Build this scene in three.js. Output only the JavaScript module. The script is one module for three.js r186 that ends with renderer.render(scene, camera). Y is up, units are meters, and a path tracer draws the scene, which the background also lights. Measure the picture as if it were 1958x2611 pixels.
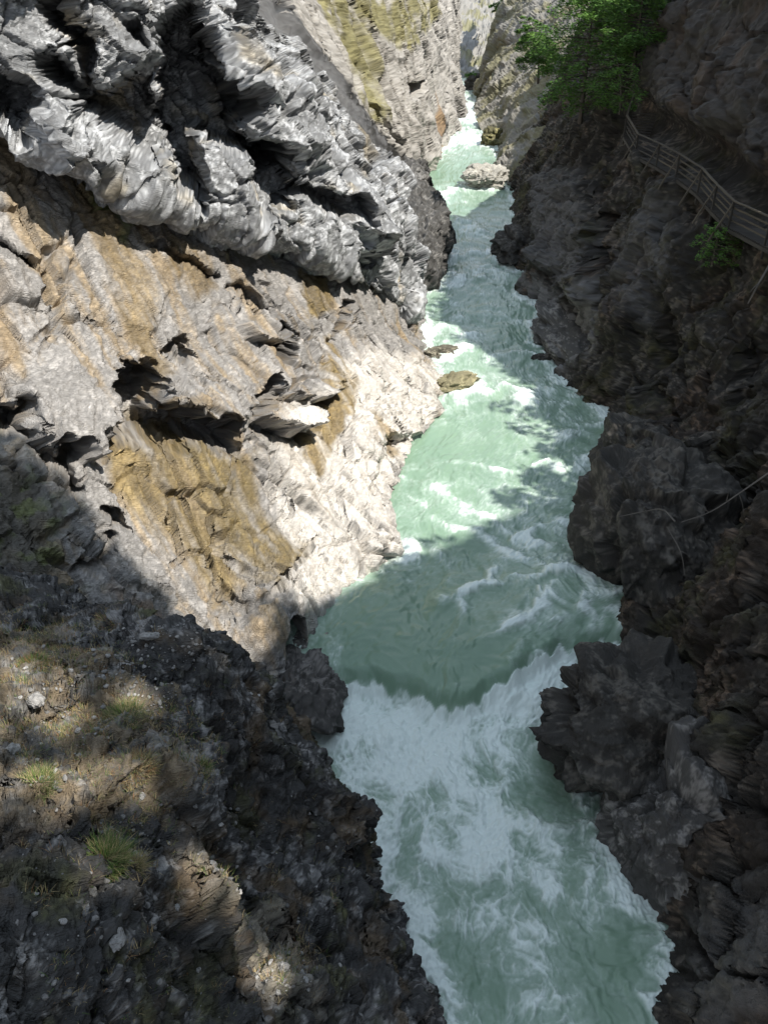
import * as THREE from 'three';
import { mergeGeometries } from 'three/addons/utils/BufferGeometryUtils.js';

// ---------------------------------------------------------------- camera, sky, sun, exposure
const scene = new THREE.Scene();
const camera = new THREE.PerspectiveCamera(60, 767 / 1024, 0.1, 3000);
camera.position.set(0, 22, 0);
camera.rotation.set(-33 * Math.PI / 180, 0, 0); camera.updateMatrixWorld(); camera.updateProjectionMatrix();
const SKY = .75;
const SUN = new THREE.Vector3(.48, .85, .22).normalize();
{                                                        // a clear, slightly hazy sky, paler towards the horizon
  const w = 64, h = 32, d = new Float32Array(w * h * 4);
  for (let y = 0; y < h; y++) for (let x = 0; x < w; x++) {
    const e = Math.max(0, Math.sin(((y + .5) / h - .5) * Math.PI)), k = Math.pow(1 - e, 3), i = (y * w + x) * 4;
    d[i] = .68 + .32 * k; d[i + 1] = .82 + .20 * k; d[i + 2] = 1.02 + .04 * k; d[i + 3] = 1;
  }
  const t = new THREE.DataTexture(d, w, h, THREE.RGBAFormat, THREE.FloatType);
  t.mapping = THREE.EquirectangularReflectionMapping; t.magFilter = THREE.LinearFilter; t.needsUpdate = true;
  scene.background = t; scene.environment = t; scene.backgroundIntensity = scene.environmentIntensity = SKY;
}
const sun = new THREE.DirectionalLight(new THREE.Color().setRGB(1, .95, .87), 5);
sun.target.position.set(0, 0, -40); sun.position.copy(SUN).multiplyScalar(200).add(sun.target.position);
sun.castShadow = true; sun.shadow.mapSize.set(4096, 4096);
Object.assign(sun.shadow.camera, { left: -90, right: 90, top: 90, bottom: -90, near: 1, far: 500 });
scene.add(sun, sun.target);
const renderer = new THREE.WebGLRenderer({ antialias: true });
renderer.toneMapping = THREE.LinearToneMapping;
renderer.toneMappingExposure = 1.4;
renderer.shadowMap.enabled = true;
const DETAIL = 1;   // mesh density of the rock and the water

// ---------------------------------------------------------------- noise
const clamp = (x, a = 0, b = 1) => x < a ? a : x > b ? b : x;
const sstep = (a, b, x) => { const t = clamp((x - a) / (b - a)); return t * t * (3 - 2 * t); };
const mix = (a, b, t) => a + (b - a) * t;
const hash = (x, y, z) => {
  let h = Math.imul(x, 374761393) ^ Math.imul(y, 668265263) ^ Math.imul(z, 2147483647 - 1640531535);
  h = Math.imul(h ^ (h >>> 13), 1274126177); h = Math.imul(h ^ (h >>> 16), 2246822519);
  return (h ^ (h >>> 15)) >>> 0;
};
const GX = new Float64Array(256), GY = new Float64Array(256), GZ = new Float64Array(256), RND = new Float64Array(1024);
for (let i = 0; i < 256; i++) {
  const a = hash(i, 1, 7) / 4294967296 * 6.28318, b = hash(i, 2, 9) / 2147483648 - 1, c = Math.sqrt(1 - b * b);
  GX[i] = Math.cos(a) * c; GY[i] = b; GZ[i] = Math.sin(a) * c;
}
for (let i = 0; i < 1024; i++) RND[i] = hash(i, 5, 3) / 4294967296;
function noise(x, y, z) {                                // gradient noise, about -1 to 1
  const X = Math.floor(x), Y = Math.floor(y), Z = Math.floor(z), fx = x - X, fy = y - Y, fz = z - Z;
  const u = fx * fx * fx * (fx * (fx * 6 - 15) + 10), v = fy * fy * fy * (fy * (fy * 6 - 15) + 10), w = fz * fz * fz * (fz * (fz * 6 - 15) + 10);
  let s = 0;
  for (let k = 0; k < 8; k++) {
    const i = k & 1, j = (k >> 1) & 1, l = k >> 2, g = hash(X + i, Y + j, Z + l) & 255;
    s += (i ? u : 1 - u) * (j ? v : 1 - v) * (l ? w : 1 - w) * (GX[g] * (fx - i) + GY[g] * (fy - j) + GZ[g] * (fz - l));
  }
  return s * 1.6;
}
function fbm(x, y, z, n = 4, gain = .5) { let s = 0, a = 1, t = 0; for (let i = 0; i < n; i++) { s += a * noise(x, y, z); t += a; a *= gain; x = x * 2.03 + 11.3; y = y * 2.03 + 5.1; z = z * 2.03 + 7.7; } return s / t; }
function ridged(x, y, z, n = 4) { let s = 0, a = 1, t = 0; for (let i = 0; i < n; i++) { const v = 1 - Math.abs(noise(x, y, z)) * 1.4; s += a * v * v; t += a; a *= .5; x = x * 2.1 + 3.7; y = y * 2.1 + 9.2; z = z * 2.1 + 1.3; } return s / t; }
let F21 = 0;
function facet(x, y, z, tilt, step, soft = .3) {         // broken faces: every cell is a tilted plane of its own height, joined over a short slope; F21 is 0 on the joints
  const X = Math.floor(x), Y = Math.floor(y), Z = Math.floor(z);
  let d1 = 9, d2 = 9, h1 = 0, h2 = 0, ax = 0, ay = 0, az = 0, bx = 0, by = 0, bz = 0;
  for (let i = -1; i <= 1; i++) for (let j = -1; j <= 1; j++) for (let k = -1; k <= 1; k++) {
    const h = hash(X + i, Y + j, Z + k), dx = X + i + (h & 255) / 255 - x, dy = Y + j + ((h >> 8) & 255) / 255 - y, dz = Z + k + ((h >> 16) & 255) / 255 - z;
    const d = dx * dx + dy * dy + dz * dz;
    if (d < d1) { d2 = d1; h2 = h1; bx = ax; by = ay; bz = az; d1 = d; h1 = h; ax = dx; ay = dy; az = dz; } else if (d < d2) { d2 = d; h2 = h; bx = dx; by = dy; bz = dz; }
  }
  F21 = Math.sqrt(d2) - Math.sqrt(d1);
  const g = h1 & 255, e = h2 & 255, A = tilt * (GX[g] * ax + GY[g] * ay + GZ[g] * az) + step * (RND[(h1 >>> 8) & 1023] * 2 - 1);
  if (F21 > soft) return A;
  const B = tilt * (GX[e] * bx + GY[e] * by + GZ[e] * bz) + step * (RND[(h2 >>> 8) & 1023] * 2 - 1);
  return mix((A + B) / 2, A, F21 / soft);
}
let seed = 1;
const rnd = () => { seed = (Math.imul(seed, 1664525) + 1013904223) >>> 0; return seed / 4294967296; };
const rr = (a, b) => a + (b - a) * rnd();

// ---------------------------------------------------------------- naming
const counts = {};
const numbered = (n) => { const k = counts[n] = (counts[n] ?? -1) + 1; return k ? n + '_' + String(k).padStart(3, '0') : n; };
function tag(o, label, category, group, kind) { if (label) o.userData.label = label; if (category) o.userData.category = category; if (group) o.userData.group = group; if (kind) o.userData.kind = kind; return o; }
function base(name, pos = [0, 0, 0], turn = 0) { const o = new THREE.Group(); o.name = numbered(name); o.position.set(...pos); o.rotation.y = turn; scene.add(o); return o; }
function mesh(name, geo, mat, parent = scene) { const m = new THREE.Mesh(geo, mat); m.name = parent === scene ? numbered(name) : name; m.castShadow = m.receiveShadow = true; parent.add(m); return m; }

// ---------------------------------------------------------------- rock walls: a cage of points, a smooth surface through it, carved and broken
const cr = (a, b, c, d, t) => .5 * (2 * b + (c - a) * t + (2 * a - 5 * b + 4 * c - d) * t * t + (3 * b - a - 3 * c + d) * t * t * t);
function padded(row) { const n = row.length, e = (p, q) => p.map((x, i) => 2 * x - q[i]); return [e(row[0], row[1]), ...row, e(row[n - 1], row[n - 2])]; }
function along(P, t) { const n = P.length - 3, x = clamp(t) * n, i = Math.min(Math.floor(x), n - 1), f = x - i; return [0, 1, 2].map((k) => cr(P[i][k], P[i + 1][k], P[i + 2][k], P[i + 3][k], f)); }
function surface(cage) { const rows = cage.map(padded); return (u, v) => along(padded(rows.map((r) => along(r, u))), v); }
const C = (r, g, b) => [r, g, b];
function polyDist(px, py, Q) {                            // signed distance to a polygon, negative inside
  let d = 1e9, s = 1;
  for (let i = 0, j = Q.length - 1; i < Q.length; j = i++) {
    const ex = Q[j][0] - Q[i][0], ey = Q[j][1] - Q[i][1], wx = px - Q[i][0], wy = py - Q[i][1];
    const t = clamp((wx * ex + wy * ey) / (ex * ex + ey * ey + 1e-12)), bx = wx - ex * t, by = wy - ey * t;
    d = Math.min(d, bx * bx + by * by);
    const c1 = py >= Q[i][1], c2 = py < Q[j][1], c3 = ex * wy > ey * wx;
    if ((c1 && c2 && c3) || (!c1 && !c2 && !c3)) s = -s;
  }
  return s * Math.sqrt(d);
}
function lineDist(px, py, Q) {
  let d = 1e9;
  for (let i = 0; i + 1 < Q.length; i++) {
    const ex = Q[i + 1][0] - Q[i][0], ey = Q[i + 1][1] - Q[i][1], wx = px - Q[i][0], wy = py - Q[i][1], t = clamp((wx * ex + wy * ey) / (ex * ex + ey * ey + 1e-12));
    d = Math.min(d, (wx - ex * t) ** 2 + (wy - ey * t) ** 2);
  }
  return Math.sqrt(d);
}
function prepare(list, S) {                               // a shape drawn in the wall's own coordinates gets its size in metres
  return list.map((f) => {
    const q = f.poly ?? f.line, cu = q.reduce((s, p) => s + p[0], 0) / q.length, cv = q.reduce((s, p) => s + p[1], 0) / q.length, e = .02;
    const a = S(cu - e, cv), b = S(cu + e, cv), c = S(cu, cv - e), d = S(cu, cv + e);
    const lu = Math.hypot(...a.map((x, i) => x - b[i])) / (2 * e), lv = Math.hypot(...c.map((x, i) => x - d[i])) / (2 * e);
    const us = q.map((p) => p[0]), vs = q.map((p) => p[1]), pad = f.pad ?? 2.5;
    return { ...f, lu, lv, Q: q.map((p) => [p[0] * lu, p[1] * lv]), u0: Math.min(...us) - pad / lu, u1: Math.max(...us) + pad / lu, v0: Math.min(...vs) - pad / lv, v1: Math.max(...vs) + pad / lv, lo: Math.min(...vs), hi: Math.max(...vs), lf: Math.min(...us), rt: Math.max(...us) };
  });
}
function inside(f, u, v, p) {                             // 0..1 how far a point belongs to the shape, with a ragged outline
  if (u < f.u0 || u > f.u1 || v < f.v0 || v > f.v1) return 0;
  const s = f.rag ?? .25, k = f.grain ?? 1.3;
  const q = f.flow ? stretch(p, FLOW, .22) : p, n = s ? s * (fbm(q[0] * k, q[1] * k, q[2] * k, f.h ? 2 : 4, .5) * 1.4) : 0;
  if (f.line) return 1 - sstep(0, 1, (lineDist(u * f.lu + n, v * f.lv + n * .7, f.Q)) / f.w);
  return 1 - sstep(-f.w, f.w, polyDist(u * f.lu, v * f.lv, f.Q) + n);
}
function density(S) {                                     // finer mesh where the wall is near and in view, coarser elsewhere
  const n = 90, P = [], D = [], d = new THREE.Vector3();
  for (let j = 0; j <= n; j++) for (let i = 0; i <= n; i++) {
    const q = S(i / n, j / n); d.set(...q).project(camera); const out = Math.max(Math.abs(d.x), Math.abs(d.y)), front = d.z < 1 && d.z > -1;
    P.push(q); D.push((front && out < 1.12 ? 1 : .12) / (1 + Math.hypot(q[0], q[1] - 22, q[2])));
  }
  const table = (along) => {
    const w = [];
    for (let a = 0; a < n; a++) {
      const e = [];
      for (let b = 0; b <= n; b++) { const k = along ? b * (n + 1) + a : a * (n + 1) + b, m = k + (along ? 1 : n + 1), s = P[k], t = P[m]; e.push(Math.hypot(s[0] - t[0], s[1] - t[1], s[2] - t[2]) * Math.max(D[k], D[m])); }
      e.sort((x, y) => x - y); w.push(e[Math.floor(n * .85)] + 1e-5);
    }
    const sm = w.map((_, i) => (w[Math.max(0, i - 1)] + 2 * w[i] + w[Math.min(n - 1, i + 1)]) / 4), c = [0]; sm.forEach((x) => c.push(c[c.length - 1] + x));
    return (t) => { const g = clamp(t) * c[n]; let lo = 0, hi = n; while (hi - lo > 1) { const m = (lo + hi) >> 1; if (c[m] <= g) lo = m; else hi = m; } return (lo + (g - c[lo]) / (c[lo + 1] - c[lo])) / n; };
  };
  return [table(true), table(false)];
}
function wall(name, cage, nu, nv, o) {
  nu = Math.round(nu * DETAIL); nv = Math.round(nv * DETAIL);
  const S = surface(cage), N = (nu + 1) * (nv + 1), B = new Float64Array(N * 3), pos = new Float32Array(N * 3), col = new Float32Array(N * 3), uv = new Float32Array(N * 2);
  const rows = cage.map(padded), [wu, wv] = density(S);
  for (let i = 0; i <= nu; i++) {
    const colm = padded(rows.map((r) => along(r, wu(i / nu))));
    for (let j = 0; j <= nv; j++) { const q = along(colm, wv(j / nv)), k = (j * (nu + 1) + i) * 3; B[k] = q[0]; B[k + 1] = q[1]; B[k + 2] = q[2]; }
  }
  const shapes = prepare(o.shapes ?? [], S), zones = prepare(o.zones ?? [], S), nrm = [0, 0, 0], p = [0, 0, 0], big = new Float64Array(N * 3), sign = surfaceSide(S, o.out), calms = new Float32Array(N);
  const idx = (i, j) => (clamp(j, 0, nv) * (nu + 1) + clamp(i, 0, nu)) * 3;
  const normal = (A, i, j) => {
    const a = idx(i + 1, j), b = idx(i - 1, j), c = idx(i, j + 1), d = idx(i, j - 1), ax = A[a] - A[b], ay = A[a + 1] - A[b + 1], az = A[a + 2] - A[b + 2], cx = A[c] - A[d], cy = A[c + 1] - A[d + 1], cz = A[c + 2] - A[d + 2];
    const nx = ay * cz - az * cy, ny = az * cx - ax * cz, nz = ax * cy - ay * cx, l = (Math.hypot(nx, ny, nz) || 1) * sign;
    nrm[0] = nx / l; nrm[1] = ny / l; nrm[2] = nz / l;
  };
  for (let j = 0; j <= nv; j++) for (let i = 0; i <= nu; i++) {      // first the large forms, moved off the smooth surface
    const k = idx(i, j), u = wu(i / nu), v = wv(j / nv); normal(B, i, j);
    p[0] = B[k]; p[1] = B[k + 1]; p[2] = B[k + 2];
    let ox = 0, oy = 0, oz = 0, calm = 1, deep = 0;
    for (const f of shapes) {
      let w = inside(f, u, v, p); if (w <= 0) continue;
      if (f.calm) calm *= 1 - w * f.calm;
      if (f.taper) { const t = clamp(((v - f.lo) * f.lv * f.taper[1] + (u - f.lf) * f.lu * f.taper[0]) / f.taper[2]); w *= Math.max(0, 1 - t); }
      const h = f.h * w, D = f.dir ?? nrm; if (D === CAVE) { deep = Math.max(deep, h); continue; } ox += D[0] * h; oy += D[1] * h; oz += D[2] * h;
    }
    ox += CAVE[0] * deep; oy += CAVE[1] * deep; oz += CAVE[2] * deep;
    const h = o.relief(p, u, v) * calm; calms[k / 3] = calm;
    big[k] = p[0] + ox + nrm[0] * h; big[k + 1] = p[1] + oy + nrm[1] * h; big[k + 2] = p[2] + oz + nrm[2] * h;
  }
  for (let j = 0; j <= nv; j++) for (let i = 0; i <= nu; i++) {      // then the small ones, along the faces of the large
    const k = idx(i, j), u = wu(i / nu), v = wv(j / nv); normal(big, i, j);
    const b = [big[k], big[k + 1], big[k + 2]], h = (o.fine ?? fineRock)(b, u, v) * calms[k / 3], q = [b[0] + nrm[0] * h, b[1] + nrm[1] * h, b[2] + nrm[2] * h];
    pos[k] = q[0]; pos[k + 1] = q[1]; pos[k + 2] = q[2];
    const c0 = o.color(q, u, v);
    p[0] = B[k]; p[1] = B[k + 1]; p[2] = B[k + 2];
    for (const f of zones) { let w = inside(f, u, v, p) * (f.k ?? 1); if (w > 0 && f.flow) { const y = stretch(q, FLOW, .1); w *= clamp(.95 + 1.5 * fbm(y[0] * 1.5 + f.u0 * 9, y[1] * 1.5, y[2] * 1.5, 4, .6)); }
      if (w > 0) { const cc = typeof f.col === 'function' ? f.col(q) : f.col; for (let m = 0; m < 3; m++) c0[m] = mix(c0[m], cc[m], w); } }
    const g = 1 + .3 * noise(q[0] * 9, q[1] * 9, q[2] * 9) + .22 * noise(q[0] * 23, q[1] * 23, q[2] * 23);
    for (let m = 0; m < 3; m++) col[k + m] = clamp(c0[m] * g, .004, .9);
    uv[k / 3 * 2] = q[2] * .8 + q[0] * .6; uv[k / 3 * 2 + 1] = q[1] * .9 + q[0] * .45;
  }
  const ix = new Uint32Array(nu * nv * 6); let t = 0;
  for (let j = 0; j < nv; j++) for (let i = 0; i < nu; i++) {
    const a = j * (nu + 1) + i, b = a + 1, c = a + nu + 1, d = c + 1;
    if (sign > 0) { ix[t++] = a; ix[t++] = b; ix[t++] = d; ix[t++] = a; ix[t++] = d; ix[t++] = c; } else { ix[t++] = a; ix[t++] = d; ix[t++] = b; ix[t++] = a; ix[t++] = c; ix[t++] = d; }
  }
  const g = new THREE.BufferGeometry();
  g.setAttribute('position', new THREE.BufferAttribute(pos, 3)); g.setAttribute('color', new THREE.BufferAttribute(col, 3)); g.setAttribute('uv', new THREE.BufferAttribute(uv, 2));
  g.setIndex(new THREE.BufferAttribute(ix, 1)); g.computeVertexNormals();
  const m = mesh(name, g, o.mat ?? rockMat); m.userData.kind = 'structure';
  walls[name] = { pos, nu, nv, wu, wv, S, nor: g.attributes.normal.array, mesh: m };
  return m;
}
const walls = {};
function surfaceSide(S, out) { const a = S(.45, .5), b = S(.55, .5), c = S(.5, .45), d = S(.5, .55); const e = b.map((x, i) => x - a[i]), f = d.map((x, i) => x - c[i]); const n = [e[1] * f[2] - e[2] * f[1], e[2] * f[0] - e[0] * f[2], e[0] * f[1] - e[1] * f[0]]; return n[0] * out[0] + n[1] * out[1] + n[2] * out[2] > 0 ? 1 : -1; }
const inverse = (w, x) => { let lo = 0, hi = 1; for (let i = 0; i < 24; i++) { const m = (lo + hi) / 2; if (w(m) < x) lo = m; else hi = m; } return lo; };
function onWall(name, u, v) {                             // a point and normal of the finished rock
  const w = walls[name], i = Math.round(inverse(w.wu, u) * w.nu), j = Math.round(inverse(w.wv, v) * w.nv);
  const k = (j * (w.nu + 1) + i) * 3; return { p: new THREE.Vector3(w.pos[k], w.pos[k + 1], w.pos[k + 2]), n: new THREE.Vector3(w.nor[k], w.nor[k + 1], w.nor[k + 2]) };
}

// ---------------------------------------------------------------- materials
function grainTexture(size, fn) {
  const d = new Uint8Array(size * size * 4);
  for (let y = 0; y < size; y++) for (let x = 0; x < size; x++) { const v = clamp(fn(x, y)) * 255, k = (y * size + x) * 4; d[k] = d[k + 1] = d[k + 2] = v; d[k + 3] = 255; }
  const t = new THREE.DataTexture(d, size, size); t.wrapS = t.wrapT = THREE.RepeatWrapping; t.magFilter = THREE.LinearFilter; t.minFilter = THREE.LinearMipmapLinearFilter; t.generateMipmaps = true; t.needsUpdate = true; return t;
}
const tor = (x, y, s, k, z) => { const a = x / s * 6.28318, b = y / s * 6.28318; return noise(Math.cos(a) * k + 9, Math.sin(a) * k + Math.cos(b) * k + z, Math.sin(b) * k - 4); };
const grain = grainTexture(512, (x, y) => .5 + .3 * tor(x, y, 512, 9, 2) + .25 * tor(x, y, 512, 24, 5));
grain.repeat.set(.55, .55);
const rockMat = new THREE.MeshStandardMaterial({ vertexColors: true, roughness: .78, bumpMap: grain, bumpScale: .05 });
const slabMat = new THREE.MeshStandardMaterial({ vertexColors: true, roughness: .52, bumpMap: grain, bumpScale: .06 });
const darkRockMat = new THREE.MeshStandardMaterial({ vertexColors: true, roughness: .85, bumpMap: grain, bumpScale: .05 });

// ---------------------------------------------------------------- left bank: the sunlit slab
const FLOW = [.47, -.65, .6];                             // the way water stains run down the slab
const BED = [.72, -.64, -.25];                            // bedding of the upper cliff
function stretch(p, d, k) { const s = (p[0] * d[0] + p[1] * d[1] + p[2] * d[2]) * (k - 1); return [p[0] + d[0] * s, p[1] + d[1] * s, p[2] + d[2] * s]; }
function brokenRock(p, a) {                               // layered relief: large blocks to grit, in metres
  const w = .35 * noise(p[0] * .5, p[1] * .5, p[2] * .5), w2 = .35 * noise(p[0] * .5 + 40, p[1] * .5, p[2] * .5);
  const x = p[0] + w, y = p[1] + w2, z = p[2] + w;
  let h = 0;
  if (a[0]) { h += a[0] * facet(x * .22, y * .22, z * .22, .9, .5, .2); if (a[5]) h -= a[5] * (1 - sstep(.005, .04, F21)) * sstep(-.15, .2, noise(p[0] * .3, p[1] * .3, p[2] * .3 + 7)); }
  if (a[1]) { h += a[1] * facet(x * .62 + 7, y * .62, z * .62, .9, .5, .2); h -= a[1] * .5 * (1 - sstep(0, .09, F21)) + (a[5] ?? 0) * .6 * (1 - sstep(.01, .08, F21)) * sstep(.05, .35, noise(p[0] * .35, p[1] * .35, p[2] * .35 + 2)); }
  if (a[2]) { h += a[2] * facet(x * 1.7 + 3, y * 1.7, z * 1.7, 1, .5); h -= a[2] * .4 * (1 - sstep(0, .12, F21)); }
  if (a[3]) h += a[3] * facet(x * 4.6, y * 4.6, z * 4.6, 1.1, .5);
  if (a[4]) h += a[4] * noise(p[0] * 12, p[1] * 12, p[2] * 12);
  return h;
}
const fineRelief = (a, b, c, r = .1, k = 1) => (p) => { const x = p[0] * k, y = p[1] * k, z = p[2] * k; return brokenRock([x, y, z], [0, 0, a, b, c]) + r * (ridged(x * 1.7, y * 1.7, z * 1.7, 3) - .6); };
const microRock = (f) => (p) => f(p) + .014 * noise(p[0] * 27, p[1] * 27, p[2] * 27) + .03 * (ridged(p[0] * 5, p[1] * 5, p[2] * 5, 2) - .6);
const fineRock = fineRelief(.14, .07, .025);
const DOWN = [.8, .35, .25], IN = [-.92, .12, -.37], CAVE = [-.42, -.26, -.87];
const GREY = C(.325, .308, .29), OCHRE = C(.2, .145, .052), TAN = C(.36, .27, .16), PALE = C(.62, .58, .52);
const bare = (p, s, lo, hi, t = .1) => { const n = fbm(p[0] * 2.6 + s, p[1] * 2.2, p[2] * 2.6, 5, .68) + .25 * noise(p[0] * 13, p[1] * 13, p[2] * 13) + .3 * noise(p[0] * .5 + s, p[1] * .5, p[2] * .5); return mix(lo, hi, sstep(t - .06, t + .3, n)); };
const stain = (c, s = 0) => (p) => { const q = stretch(p, FLOW, .12), n = fbm(q[0] * 1.6 + s, q[1] * 1.6, q[2] * 1.6, 4, .6); const w = bare(p, s + 2, .72, 1.2, .05); return c.map((x) => x * (1 + .6 * n) * w); };
wall('slab_left', [
  [[-10.47,4.65,-15.38],[-9.02,3.57,-16.34],[-7.09,2.27,-18.09],[-5.18,.9,-19.66],[-2.97,-1.23,-21.47],[-.31,-2.74,-27.8],[1.71,-3.48,-31.55]],
  [[-10.95,6.99,-16.87],[-9.59,5.96,-18.03],[-7.6,4.46,-19.71],[-5.25,2.93,-21.43],[-3.29,2,-24.12],[-1.66,1.3,-27.56],[.52,.29,-30.99]],
  [[-11.77,8.26,-18.46],[-10.3,7.47,-19.52],[-8.48,5.93,-21.8],[-6.33,4.47,-24.22],[-4.1,3.13,-27.32],[-1.64,1.93,-31.69],[.66,.46,-35.38]],
  [[-12.61,9.78,-20.89],[-11.16,8.68,-22.09],[-9.13,7.26,-24.21],[-6.7,5.66,-27.1],[-3.96,4.1,-31.23],[-1.07,2.66,-36.29],[2.04,.46,-40.41]],
  [[-13.41,11.39,-23.77],[-11.77,10.27,-24.8],[-9.54,8.91,-26.78],[-6.95,7.24,-29.54],[-3.84,5.24,-34.28],[-.37,3.12,-40.38],[3.9,-.17,-46.37]],
  [[-14.63,13.85,-28.17],[-12.75,12.14,-28.71],[-10.41,10.46,-31.02],[-7.33,8.29,-34.18],[-3.63,5.89,-38.72],[.02,3.25,-44.53],[3.77,-.89,-52.46]],
  [[-16.15,16.91,-33.63],[-14.29,15.48,-35.11],[-11.55,13.32,-37.1],[-7.52,10.37,-40.84],[-2.68,6.28,-45.77],[.49,2.56,-50.31],[2.77,-.42,-55.89]],
  [[-16.61,17.83,-35.27],[-14.62,16.2,-36.5],[-11.81,13.95,-38.43],[-7.43,10.87,-42.95],[-2.18,6.46,-49.18],[1.52,2.25,-54.5],[3.04,-.1,-59.42]]], 400, 440, {
  out: [1, 1, 0], mat: slabMat,
  relief: (p, u, v) => { const q = stretch(p, FLOW, .75); const rough = .6 + .8 * sstep(-.1, .5, fbm(p[0] * .18, p[1] * .18, p[2] * .18 + 3, 2)); return rough * brokenRock(q, [.42, .3, 0, 0, 0, .5]); },
  fine: (p) => { const q = stretch(p, FLOW, .55), r = .6 + .8 * sstep(-.1, .5, fbm(p[0] * .25, p[1] * .25, p[2] * .25 + 3, 2)); return r * (brokenRock(q, [0, .12, .13, .07, .025]) + .07 * (ridged(p[0] * 2.2, p[1] * 2.2, p[2] * 2.2, 3) - .6)); },
  shapes: [
    { poly: [[.46,.707],[.515,.736],[.594,.732],[.623,.653],[.586,.582],[.565,.523],[.494,.548],[.456,.577],[.435,.603]], h: 1.1, w: .2, dir: DOWN, rag: .6, grain: 1.5, taper: [0, 1, 5] },
    { poly: [[.289,.657],[.381,.649],[.377,.594],[.36,.54],[.314,.481],[.289,.494],[.205,.506],[.188,.552],[.23,.611]], h: 1, w: .2, dir: DOWN, rag: .6, grain: 1.5, taper: [0, 1, 5] },
    { poly: [[.364,.603],[.377,.636],[.393,.653],[.427,.653],[.435,.632],[.435,.573],[.435,.527],[.402,.515],[.377,.527]], h: 4.2, w: .3, dir: CAVE, rag: .3, grain: 1.1 },
    { poly: [[.343,.485],[.381,.54],[.435,.569],[.485,.561],[.54,.54],[.573,.477],[.531,.502],[.494,.51],[.473,.494],[.435,.51],[.385,.519]], h: 3.6, w: .28, dir: CAVE, rag: .35, grain: 1.3 },
    { poly: [[.121,.531],[.201,.556],[.205,.506],[.167,.502],[.121,.502]], h: 3.60, w: 0.22, dir: CAVE, rag: .3, grain: 1.1 },
    { poly: [[.251,.502],[.293,.498],[.293,.477],[.305,.427],[.297,.418],[.28,.435],[.272,.469]], h: 3.20, w: 0.22, dir: CAVE, rag: .3, grain: 1.1 },
    { poly: [[.343,.385],[.377,.377],[.377,.351],[.364,.356]], h: 1.87, w: 0.22, dir: CAVE, rag: .3, grain: 1.1 },
    { poly: [[.603,.745],[.632,.741],[.653,.682],[.644,.674],[.623,.699]], h: 3.20, w: 0.22, dir: CAVE, rag: .3, grain: 1.1 },
    { poly: [[.54,.736],[.59,.77],[.628,.745],[.628,.715],[.565,.724]], h: 1, w: .1, dir: DOWN, taper: [0, 1, 3] },
    { poly: [[.59,.573],[.623,.649],[.632,.594],[.603,.573],[.586,.552],[.565,.515],[.561,.531]], h: 2.38, w: 0.22, dir: CAVE, rag: .3, grain: 1.1 },
    { poly: [[.607,.707],[.64,.728],[.736,.64],[.745,.59],[.72,.569],[.636,.603]], h: 1.2, w: .1, dir: DOWN, taper: [0, 1, 3], rag: .4, grain: 1.6 },
    { poly: [[.586,.548],[.598,.565],[.619,.577],[.653,.573],[.69,.548],[.703,.498],[.661,.502]], h: 1.4, w: .07, dir: DOWN, taper: [0, 1, 5], rag: .35, grain: 1.4 },
    { poly: [[.598,.531],[.715,.473],[.707,.456],[.669,.477],[.607,.519]], h: 1.70, w: 0.22, dir: CAVE, rag: .3, grain: 1.1 },
    { poly: [[.703,.556],[.728,.573],[.749,.577],[.753,.544],[.728,.536],[.732,.481],[.715,.485]], h: 1.70, w: 0.22, dir: CAVE, rag: .3, grain: 1.1 },
    { line: [[.134,.753],[.18,.753],[.234,.745]], h: 1.53, w: 0.45, dir: CAVE, rag: .3, grain: 1.1 },
    { line: [[.418,.808],[.456,.803],[.498,.791]], h: 1.19, w: 0.39, dir: CAVE, rag: .3, grain: 1.1 }, { line: [[.527,.787],[.573,.77],[.653,.728]], h: 1.19, w: 0.39, dir: CAVE, rag: .3, grain: 1.1 },
    { line: [[.703,.845],[.715,.791],[.715,.745]], h: 1.36, w: 0.39, dir: CAVE, rag: .3, grain: 1.1 },
    { line: [[.46,.695],[.477,.711],[.477,.678]], h: 1.53, w: 0.45, dir: CAVE, rag: .3, grain: 1.1 }, { line: [[.351,.335],[.343,.305],[.331,.285],[.301,.289]], h: 1.02, w: 0.33, dir: CAVE, rag: .3, grain: 1.1 },
    { line: [[.766,.238],[.732,.218],[.64,.197]], h: 0.68, w: 0.26, dir: CAVE, rag: .3, grain: 1.1 },
    { poly: [[.594,.213],[.665,.201],[.707,.138],[.695,.096],[.653,.067],[.607,.084],[.569,.155]], h: .5, w: .4, dir: [.7, .7, .2] },
    { poly: [[.657,.126],[.695,.121],[.695,.088],[.665,.063],[.636,.079]], h: 2.21, w: 0.22, dir: CAVE, rag: .3, grain: 1.1 },
    { poly: [[.916,.414],[1,.414],[.992,.339],[1,.234],[.929,.28]], h: 1.36, w: 0.91, dir: CAVE, rag: .3, grain: 1.1 },
    { poly: [[.87,.23],[1,.163],[1,.105],[.929,.121]], h: .7, w: .5, dir: [.8, .5, .2] },
  ],
  color: (p, u, v) => {
    const q = stretch(p, FLOW, .1), n = fbm(q[0] * .9, q[1] * .9, q[2] * .9, 5, .62), m = fbm(p[0] * .5, p[1] * .5, p[2] * .5 + 9, 3), w = bare([p[0] * 1.8, p[1] * 1.8, p[2] * 1.8], 11, .74, 1.2, .02);
    const t = sstep(-.05, .3, n), c = [0, 1, 2].map((i) => mix(GREY[i], TAN[i], t * .85));
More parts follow.
